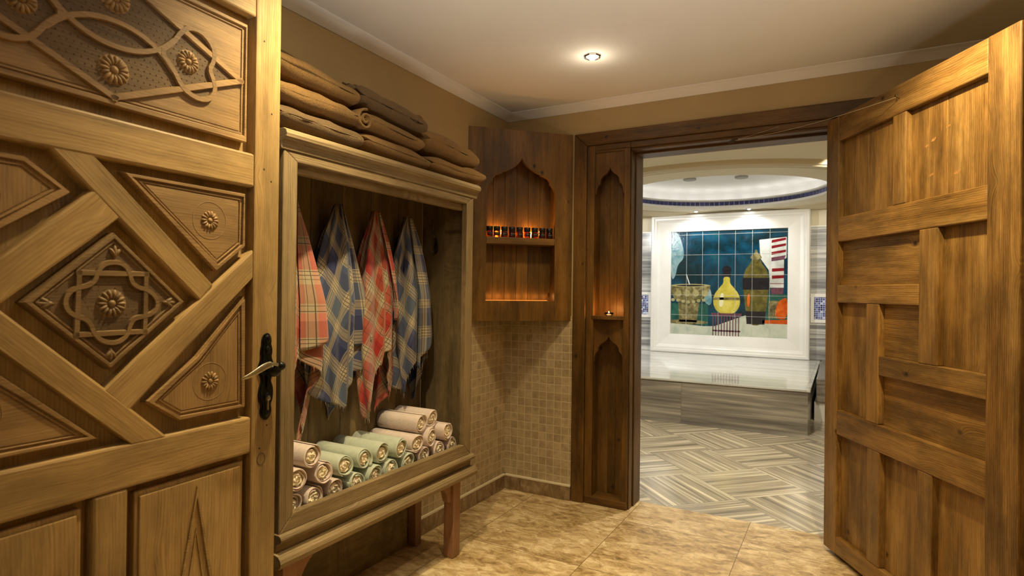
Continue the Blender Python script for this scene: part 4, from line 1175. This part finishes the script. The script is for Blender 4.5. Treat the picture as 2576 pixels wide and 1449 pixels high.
# closing cord between the frame head and the door
kn = Vector((1.365, -.012, 2.045))
hp = FR.p(.543, 2.038, .014)
cd = empty('closing_cord', kn, 'thin cord with knotted end stretched from door head to open door', 'cord')
mb = MB(); pts = []
for k in range(15):
    t = k / 14; p = kn.lerp(hp, t); pts.append((p.x, p.y, p.z - .018 * math.sin(PI * t)))
mb.tube(pts, .0011, 6); mb.tube([(kn.x + .02, kn.y, kn.z + .004), (kn.x + .10, kn.y - .004, kn.z + .020), (kn.x + .22, -.004, kn.z + .050)], .0009, 5); mb.build('line', M['cord'], cd)
mb = MB()
for dx, dz, r in ((0, 0, .007), (-.010, -.004, .006), (.009, .003, .0065), (-.018, -.008, .0045), (.017, .006, .0045)): mb.ell((kn.x + dx, kn.y - .002, kn.z + dz), r * 1.5, r * 1.2, r * 1.5, 0, 10, 6)
mb.tube([(kn.x - .016, kn.y, kn.z - .004), (kn.x - .024, kn.y - .002, kn.z - .001)], .0012, 5); mb.build('knot', M['cordd'], cd, smooth=True)

# ================================================================== CEILING DOWNLIGHTS
def downlight(x, y, z, label, lens, first=None, s=1.0):
    if first is not None:
        o = first.copy(); COL.objects.link(o); o.location = (x, y, z)
        for ch in first.children:
            c2 = ch.copy(); COL.objects.link(c2); c2.parent = o
        return tag(o, label)
    o = empty('ceiling_downlight', (x, y, z), label, 'ceiling light')
    mb = MB(); mb.lathe((x, y, z), [(.030 * s, 0), (.030 * s, -.004), (.038 * s, -.009), (.043 * s, -.003), (.043 * s, 0)], 8, closed=True); mb.build('trim_ring', M['chrome'], o)
    mb = MB(); mb.lathe((x, y, z), [(.0005, -.016 * s), (.014 * s, -.015 * s), (.026 * s, -.006 * s), (.031 * s, -.001), (.0005, -.001)], 8); mb.build('lens', lens, o)
    return o
dlt = downlight(.83, -.66, CEIL, 'glowing faceted downlight in changing room ceiling', M['lens'])
LL = ['ceiling downlight over the towel cabinet', 'ceiling downlight aimed at the plain panelled door', 'ceiling downlight near the entrance']
for (x, y, *_), l in zip(DOWN[1:], LL): downlight(x, y, CEIL, l, None, dlt)

wu = empty('floor_uplighter', (1.58, -2.95, 0), 'small floor uplighter standing in the entrance behind the viewer', 'floor lamp')  # stand made up for the added ceiling fill light
mb = MB(); mb.lathe((1.58, -2.95, 0), [(.0005, 0), (.09, 0), (.09, .02), (.03, .03), (.03, .18), (.14, .29), (.134, .29), (.025, .19), (.0005, .19)], 28); mb.build('shade', M['crown'], wu, smooth=True)

# ================================================================== STEAM ROOM
YW = 5.27
f = MB(); f.box(-1.9, 3.0, YW, YW + .2, 0, 3.1); struct(f.build('wall_steam_room_far', M['cream']))
f = MB(); f.box(-1.9, -1.7, WT, YW, 0, 3.1); struct(f.build('wall_steam_room_side', M['cream']))
f = MB(); f.box(2.8, 3.0, WT, YW, 0, 3.1); struct(f.build('wall_steam_room_side', M['cream']))
f = MB(); f.box(-1.7, 2.8, WT, WT + .012, 2.12, 2.37); f.box(-1.7, .545, WT, WT + .012, 0, 2.37); f.box(2.2, 2.8, WT, WT + .012, 0, 2.37); struct(f.build('wall_steam_room_near', M['cream']))
f = MB(); f.box(-1.7, 2.8, YW - .015, YW, .40, 2.115); struct(f.build('trim_7', M['marb_wall']), 'grey striped marble slabs on far wall')
f = MB(); f.box(-1.7, 2.8, YW - .020, YW, 2.115, 2.130); struct(f.build('trim_8', M['marble_white']))
# ceiling with a round opening and shallow dome
DC, DR_ = (.66, 3.74), 1.13
ZC = 2.37
mb = MB(); X0, X1, Yb, Yt = -1.9, 3.0, WT, YW + .1
NA = 96; inner_, outer_ = [], []
for k in range(NA):
    a = 2 * PI * k / NA; ca, sa = math.cos(a), math.sin(a)
    inner_.append((DC[0] + DR_ * ca, DC[1] + DR_ * sa))
    t = min([((X1 if ca > 0 else X0) - DC[0]) / ca if abs(ca) > 1e-6 else 1e9, ((Yt if sa > 0 else Yb) - DC[1]) / sa if abs(sa) > 1e-6 else 1e9])
    outer_.append((DC[0] + t * ca, DC[1] + t * sa))
cor_ = [(X1, Yt), (X0, Yt), (X0, Yb), (X1, Yb)]
rows = [[(x, y, ZC) for x, y in inner_], [(x, y, ZC) for x, y in outer_]]
mb.grid(rows, True)
for cx_, cy_ in cor_:
    best = sorted(range(NA), key=lambda k: (outer_[k][0] - cx_) ** 2 + (outer_[k][1] - cy_) ** 2)[:2]
    mb.add([(cx_, cy_, ZC), (*outer_[best[0]], ZC), (*outer_[best[1]], ZC)], [(0, 1, 2)])
struct(mb.build('ceiling', M['cream']))
c3 = (DC[0], DC[1], ZC)
mb = MB(); mb.lathe(c3, [(DR_, 0), (DR_, .026), (DR_ + .03, .030), (DR_ + .03, .082), (DR_ - .01, .086), (DR_ - .015, .100), (DR_ + .02, .110), (DR_ + .22, .112), (DR_ + .22, .22)], 96); struct(mb.build('trim_9', M['white'], smooth=False))
mb = MB(); prof = []
for k in range(13):
    a = PI / 2 * k / 12
    prof.append(((DR_ + .22) * math.cos(a) + .0005, .22 + .10 * math.sin(a)))
mb.lathe(c3, prof, 72); struct(mb.build('ceiling_dome', M['white'], smooth=True))
mb = MB(); mb.lathe(c3, [(1.50, .0), (1.50, -.010), (1.53, -.016), (1.55, -.012), (1.60, -.022), (1.66, -.034), (1.72, -.040), (1.75, -.034), (1.78, -.034), (1.80, -.020), (1.82, 0)], 96); struct(mb.build('trim_10', M['creamband'], smooth=False), 'moulded ring round the dome opening')
# near part only is left in cream plaster ring, blue tile band as one pattern
mb = MB(); nt_ = 118
for k in range(nt_):
    a0 = 2 * PI * (k + .06) / nt_; a1 = 2 * PI * (k + .94) / nt_; r0, r1 = DR_ + .030, DR_ + .024
    P_ = [(DC[0] + r * math.cos(a), DC[1] + r * math.sin(a), z) for z in (ZC + .034, ZC + .079) for (r, a) in ((r0, a0), (r0, a1), (r1, a1), (r1, a0))]
    mb.add(P_, [(0, 1, 2, 3), (7, 6, 5, 4), (0, 4, 5, 1), (1, 5, 6, 2), (2, 6, 7, 3), (3, 7, 4, 0)])
struct(mb.build('trim_11', plain('cobalt_tile', (.030, .035, .20), .2, nscale=14, namp=.35)), 'blue square tiles round the dome rim')
# round grilles in the dome
def grille(x, y, label):
    rr2 = math.hypot(x - DC[0], y - DC[1]); ca = min(1, rr2 / (DR_ + .22)); z = ZC + .22 + .10 * math.sqrt(1 - ca * ca)
    g_ = empty('round_grille', (x, y, z), label, 'ceiling speaker')
    mb = MB(); mb.lathe((x, y, z - .022), [(.0005, 0), (.070, 0), (.078, .004), (.078, .04), (.0005, .04)], 28); mb.build('cover', M['grille'], g_); return g_
grille(.194, 4.272, 'round grey speaker cover in dome, above the ochre bowl'); grille(.786, 4.397, 'round grey speaker cover in dome, above the striped cloth')
d2l = downlight(.11, 5.06, ZC, 'small bright white downlight above picture, over the painted bowl', M['lensw'], None, .9)
downlight(.788, 5.07, ZC, 'small white downlight above picture, over the painted tall jar', None, d2l)
for (x, y, *_), l in zip(DOWN2[2:], ['steam room downlight hidden beyond wall near bench start', 'steam room downlight hidden beyond the panelled door', 'steam room downlight just inside the doorway', 'steam room downlight over floor before the bench']):
    downlight(x, y, ZC, l, None, d2l)

# ---- marble bench
YB = 2.55
bn = empty('marble_bench', (.3, 3.9, 0), 'long low grey striped marble bench platform beneath tiled picture', 'bench')
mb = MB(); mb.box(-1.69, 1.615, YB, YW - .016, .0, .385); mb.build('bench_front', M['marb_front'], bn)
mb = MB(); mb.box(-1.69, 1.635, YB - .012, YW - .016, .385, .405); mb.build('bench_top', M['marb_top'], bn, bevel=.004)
# pale border of the floor along the bench
mb = MB(); mb.box(-1.7, 2.8, YB - .10, YB, 0, .003, (1, 0, 0)); struct(mb.build('trim_12', M['marb_front']))
# step and basin block beside the bench
bs = empty('marble_step', (2.1, 4.2, 0), 'grey marble block on pale slotted base beside the marble bench', 'step')
mb = MB(); mb.box(1.64, 2.6, 3.30, YW - .016, .0, .185); mb.build('slotted_base', M['marble_white'], bs)
mb = MB(); mb.box(1.655, 2.6, 3.28, YW - .016, .185, .42); mb.build('block', M['marb_front'], bs, bevel=.008)
mb = MB()
for k in range(8): mb.box(1.76, 1.79, 3.296, 3.304, .015 + k * .022, .027 + k * .022)
mb.build('drain_slots', M['slot'], bs)

# ---- tiled picture in a moulded white marble frame
YF = YW - .016
pf = empty('tiled_picture', (.49, YF, .41), 'large glazed tile picture in wide white marble frame on far wall', 'picture')
FP = Fr((0, YF, 0), (1, 0, 0), (0, 0, 1), (0, -1, 0))
X0f, X1f, Z0f, Z1f = -.540, 1.512, .408, 2.345
xi0, xi1, zi0, zi1 = -.268, 1.248, .664, 2.112
prof = [(0, 0), (0, .085), (.012, .095), (.040, .095), (.050, .080), (.075, .078), (.090, .062), (.118, .050), (.150, .046), (.265, .030), (.268, .012), (.268, 0)]
def fr_side(a, b_, c, d):
    """a->b outer edge, d->c inner edge, swept profile between"""
    rows = []
    for t, h in prof:
        q = t / .268
        p0 = (a[0] + (d[0] - a[0]) * q, a[1] + (d[1] - a[1]) * q, h); p1 = (b_[0] + (c[0] - b_[0]) * q, b_[1] + (c[1] - b_[1]) * q, h)
        rows.append([p0, p1])
    return rows
O_ = [(X0f, Z0f), (X1f, Z0f), (X1f, Z1f), (X0f, Z1f)]; I_ = [(xi0, zi0), (xi1, zi0), (xi1, zi1), (xi0, zi1)]
for k in range(4):
    j = (k + 1) % 4
    mb = MB(FP); mb.grid(fr_side(O_[k], O_[j], I_[j], I_[k])); mb.build('frame_side', M['marble_white'], pf)
# glazed painting: generic arrangement of vessels and cloths
def paint(name, cols, rough=.12, scale=5, grad=None):
    m, nt, b = new_mat(name); N = NT(nt)
    p = N.obj()
    n1 = N.noise(p, scale, 5, .62, .6)
    st = [(.30 + .40 * i / (len(cols) - 1), c) for i, c in enumerate(cols)]
    c = N.ramp(n1, st)
    N.l(c, b.inputs['Base Color']); b.inputs['Roughness'].default_value = rough; b.inputs['Coat Weight'].default_value = .6; b.inputs['Coat Roughness'].default_value = .06
    N.bump(N.noise(p, 35, 3, .5), b, .25, .004)
    return m
P1 = paint('glaze_teal', [(.002, .014, .016), (.003, .026, .038), (.004, .050, .092), (.010, .085, .105)], scale=2.6)
P_mist = paint('glaze_mist', [(.05, .20, .24), (.22, .36, .38), (.42, .50, .52)], scale=6)
P_yel = paint('glaze_yellow', [(.42, .34, .04), (.62, .52, .07), (.80, .72, .22)], scale=5)
P_yhi = paint('glaze_pale_yellow', [(.78, .72, .34), (.88, .86, .66)], scale=6)
P_och = paint('glaze_ochre', [(.06, .055, .02), (.20, .17, .07), (.42, .36, .16)], scale=14)
P_olive = paint('glaze_olive', [(.05, .045, .012), (.13, .11, .025), (.22, .18, .05)], scale=9)
P_blk = paint('glaze_black', [(.004, .004, .008), (.02, .02, .03)], scale=20)
P_wht = paint('glaze_white', [(.48, .50, .44), (.68, .69, .63), (.80, .80, .75)], scale=7)
P_flo = paint('glaze_pale_floor', [(.36, .42, .34), (.55, .58, .46), (.66, .66, .54)], scale=5)
P_red = paint('glaze_dark_red', [(.17, .008, .012), (.30, .012, .02)], scale=9)
P_org = paint('glaze_orange', [(.35, .04, .005), (.62, .10, .012), (.75, .20, .03)], scale=7)
P_pur = paint('glaze_purple_brown', [(.09, .03, .05), (.20, .08, .11)], scale=20)
P_grn = paint('glaze_green', [(.01, .06, .05), (.03, .14, .11)], scale=8)
W_, Hh = xi1 - xi0, zi1 - zi0
def T(u, v): return (xi0 + u * W_, zi0 + v * Hh)
def poly(b, P_, lv): b.prism([T(*p) for p in P_], .010, .0125 + lv * .0003)
def ov(cx, cy, rx, ry, n=32, a0=0, a1=2 * PI): return [(cx + rx * math.cos(a0 + (a1 - a0) * k / n), cy + ry * math.sin(a0 + (a1 - a0) * k / n)) for k in range(n if a1 - a0 > 6.2 else n + 1)]
def lay(name, mat, lv, polys):
    groups = [polys] if any(k in name for k in ('bead', 'thread', 'slats')) else [[p] for p in polys]
    for gp in groups:
        mb = MB(FP)
        for P_ in gp: poly(mb, P_, lv)
        mb.build(name, mat, pic)
mb = MB(FP); mb.prism([T(0, 0), T(1, 0), T(1, 1), T(0, 1)], 0, .0122); pic = mb.build('painted_tiles', P1, pf)
lay('painted_mist', P_mist, 1, [smooth_closed([(0, .52), (.04, .56), (.06, .68), (.12, .74), (.11, .86), (.06, 1.0), (0, 1.0)], 2), smooth_closed([(.30, .50), (.36, .46), (.38, .30), (.32, .28), (.29, .42)], 2)])
lay('painted_ground', P_flo, 2, [[(0, 0), (1, 0), (1, .16), (.80, .14), (.66, .20), (.40, .09), (.30, .085), (0, .11)]])
lay('painted_shade', P_grn, 2, [[(.78, .16), (1, .16), (1, .40), (.78, .40)], [(.0, .11), (.34, .09), (.34, .30), (0, .30)]])
# ochre footed bowl
lay('painted_bowl', P_och, 3, [smooth_closed([(.0, .44), (.02, .36), (.08, .31), (.22, .31), (.32, .36), (.36, .46), (.36, .475), (0, .475)], 1), [(.07, .31), (.26, .31), (.24, .12), (.08, .12)], ov(.14, .12, .20, .022)])
lay('painted_beads', paint('glaze_pale_ochre', [(.30, .27, .10), (.50, .46, .22)], scale=9), 4, [ov(.02 + k * .047, .325 + .010 * math.cos(k), .017, .015, 14) for k in range(7)] + [ov(.07 + k * .08, .40, .028, .032, 18) for k in range(4)] + [ov(.18, .475, .18, .016)])
lay('painted_bowl_inside', P_blk, 5, [ov(.18, .475, .13, .008)])
lay('painted_jet', P_wht, 5, [[(.137, .585), (.145, .585), (.180, .475), (.170, .475)]])
# round yellow vase with a dark stopper on a slatted crate
lay('painted_vase', P_yel, 4, [smooth_closed([(.44, .205), (.385, .28), (.385, .38), (.44, .46), (.475, .50), (.47, .56), (.53, .56), (.525, .50), (.56, .46), (.615, .38), (.615, .28), (.56, .205)], 2)])
lay('painted_vase_shine', P_yhi, 5, [smooth_closed([(.45, .41), (.48, .40), (.47, .27), (.43, .28)], 2)])
lay('painted_vase_band', P_och, 5, [[(.385, .34), (.615, .34), (.615, .365), (.385, .365)]])
lay('painted_stopper', P_blk, 5, [smooth_closed([(.455, .56), (.545, .56), (.53, .60), (.545, .64), (.50, .67), (.455, .64), (.47, .60)], 1)])
lay('painted_crate', P_pur, 5, [[(.38, .04), (.62, .04), (.62, .055), (.38, .055)]])
for k in range(10): lay('painted_slat', P_pur, 5, [[(.38 + k * .0245, .0), (.389 + k * .0245, .0), (.389 + k * .0245, .205), (.38 + k * .0245, .205)]])
lay('painted_crate_top', P_pur, 6, [[(.37, .19), (.63, .19), (.63, .215), (.37, .215)]])
# tall olive jar with lid and dark glazed bands
lay('painted_jar', P_olive, 3, [smooth_closed([(.68, .11), (.655, .30), (.635, .50), (.65, .62), (.70, .68), (.705, .72), (.785, .72), (.79, .68), (.84, .62), (.855, .50), (.835, .30), (.81, .11)], 2)])
lay('painted_jar_lid', P_och, 5, [smooth_closed([(.695, .72), (.705, .76), (.735, .78), (.735, .81), (.755, .81), (.755, .78), (.785, .76), (.795, .72)], 1)])
lay('painted_jar_band', P_blk, 5, [[(.637, .44), (.853, .44), (.857, .55), (.633, .55)]])
lay('painted_jar_foot', P_blk, 5, [[(.672, .12), (.818, .12), (.828, .24), (.662, .24)]])
lay('painted_jar_shine', P_org, 5, [smooth_closed([(.675, .40), (.70, .40), (.695, .28), (.675, .28)], 1)])
# hanging striped cloth, orange cloth, basket
lay('painted_cloth', P_wht, 3, [[(.77, .90), (.87, .91), (.99, .92), (.99, .73), (.97, .72), (.97, .46), (.86, .46), (.85, .62), (.78, .73)]])
lay('painted_stripe', P_red, 4, [[(.87, .895 - k * .052), (.985, .915 - k * .052), (.985, .893 - k * .052), (.87, .868 - k * .052)] for k in (0, 1, 2.1)] + [[(.875, .635 - k * .065), (.97, .64 - k * .065), (.97, .612 - k * .065), (.875, .605 - k * .065)] for k in range(2)] + [[(.86, .50), (.97, .50), (.97, .494), (.86, .494)]])
lay('painted_fringe', P_pur, 5, [[(.865, .455), (.97, .46), (.965, .40), (.87, .40)], [(.87, .735), (.985, .755), (.97, .715), (.87, .70)]])
lay('painted_basket', P_och, 3, [[(.85, .34), (.96, .34), (.96, .18), (.85, .18)]])
lay('painted_slats', P_blk, 4, [[(.86 + k * .012, .32), (.864 + k * .012, .32), (.864 + k * .012, .20), (.86 + k * .012, .20)] for k in range(8)])
lay('painted_orange_cloth', P_org, 5, [smooth_closed([(.80, .16), (.80, .13), (1.0, .13), (1.0, .17)], 0), smooth_closed([(.90, .22), (.92, .32), (.96, .36), (1.0, .37), (1.0, .18), (.93, .17)], 1)])
lay('painted_line', P_blk, 4, [[(.66, .885), (1, .93), (1, .934), (.66, .889)]])
mb = MB(FP)
for k in range(1, 7): mb.box(xi0 + W_ * k / 7 - .0016, xi0 + W_ * k / 7 + .0016, zi0, zi1, .010, .0150)
for k in range(1, 6): mb.box(xi0, xi1, zi0 + Hh * k / 5.15 + (-.006) - .0016, zi0 + Hh * k / 5.15 - .006 + .0016, .010, .0151)
mb.build('grout_lines', plain('pale_grout', (.50, .52, .46), .6), pic)

# ---- small blue mosaic panels beside the picture
def mospanel(x0, x1, m0, m1, z0, z1, label):
    e = empty('mosaic_panel', ((x0 + x1) / 2, YF, z0), label, 'mosaic panel')
    mb = MB(FP); mb.prism(rect(x0, x1, z0, z1), 0, .022, (1, 0, 0), [rect(m0, m1, z0 + .042, z1 - .042)]); mb.build('frame', M['marble_white'], e, bevel=.003)
    mb = MB(FP); mb.box(m0, m1, z0 + .042, z1 - .042, 0, .010); mb.build('mosaic', M['mosblue'], e)
mospanel(-1.10, -.546, -1.06, -.590, .885, 1.255, 'small framed blue mosaic panel on wall beside painted bowl'); mospanel(1.518, 2.08, 1.560, 2.04, .885, 1.255, 'small framed blue mosaic panel half hidden behind the panelled door')
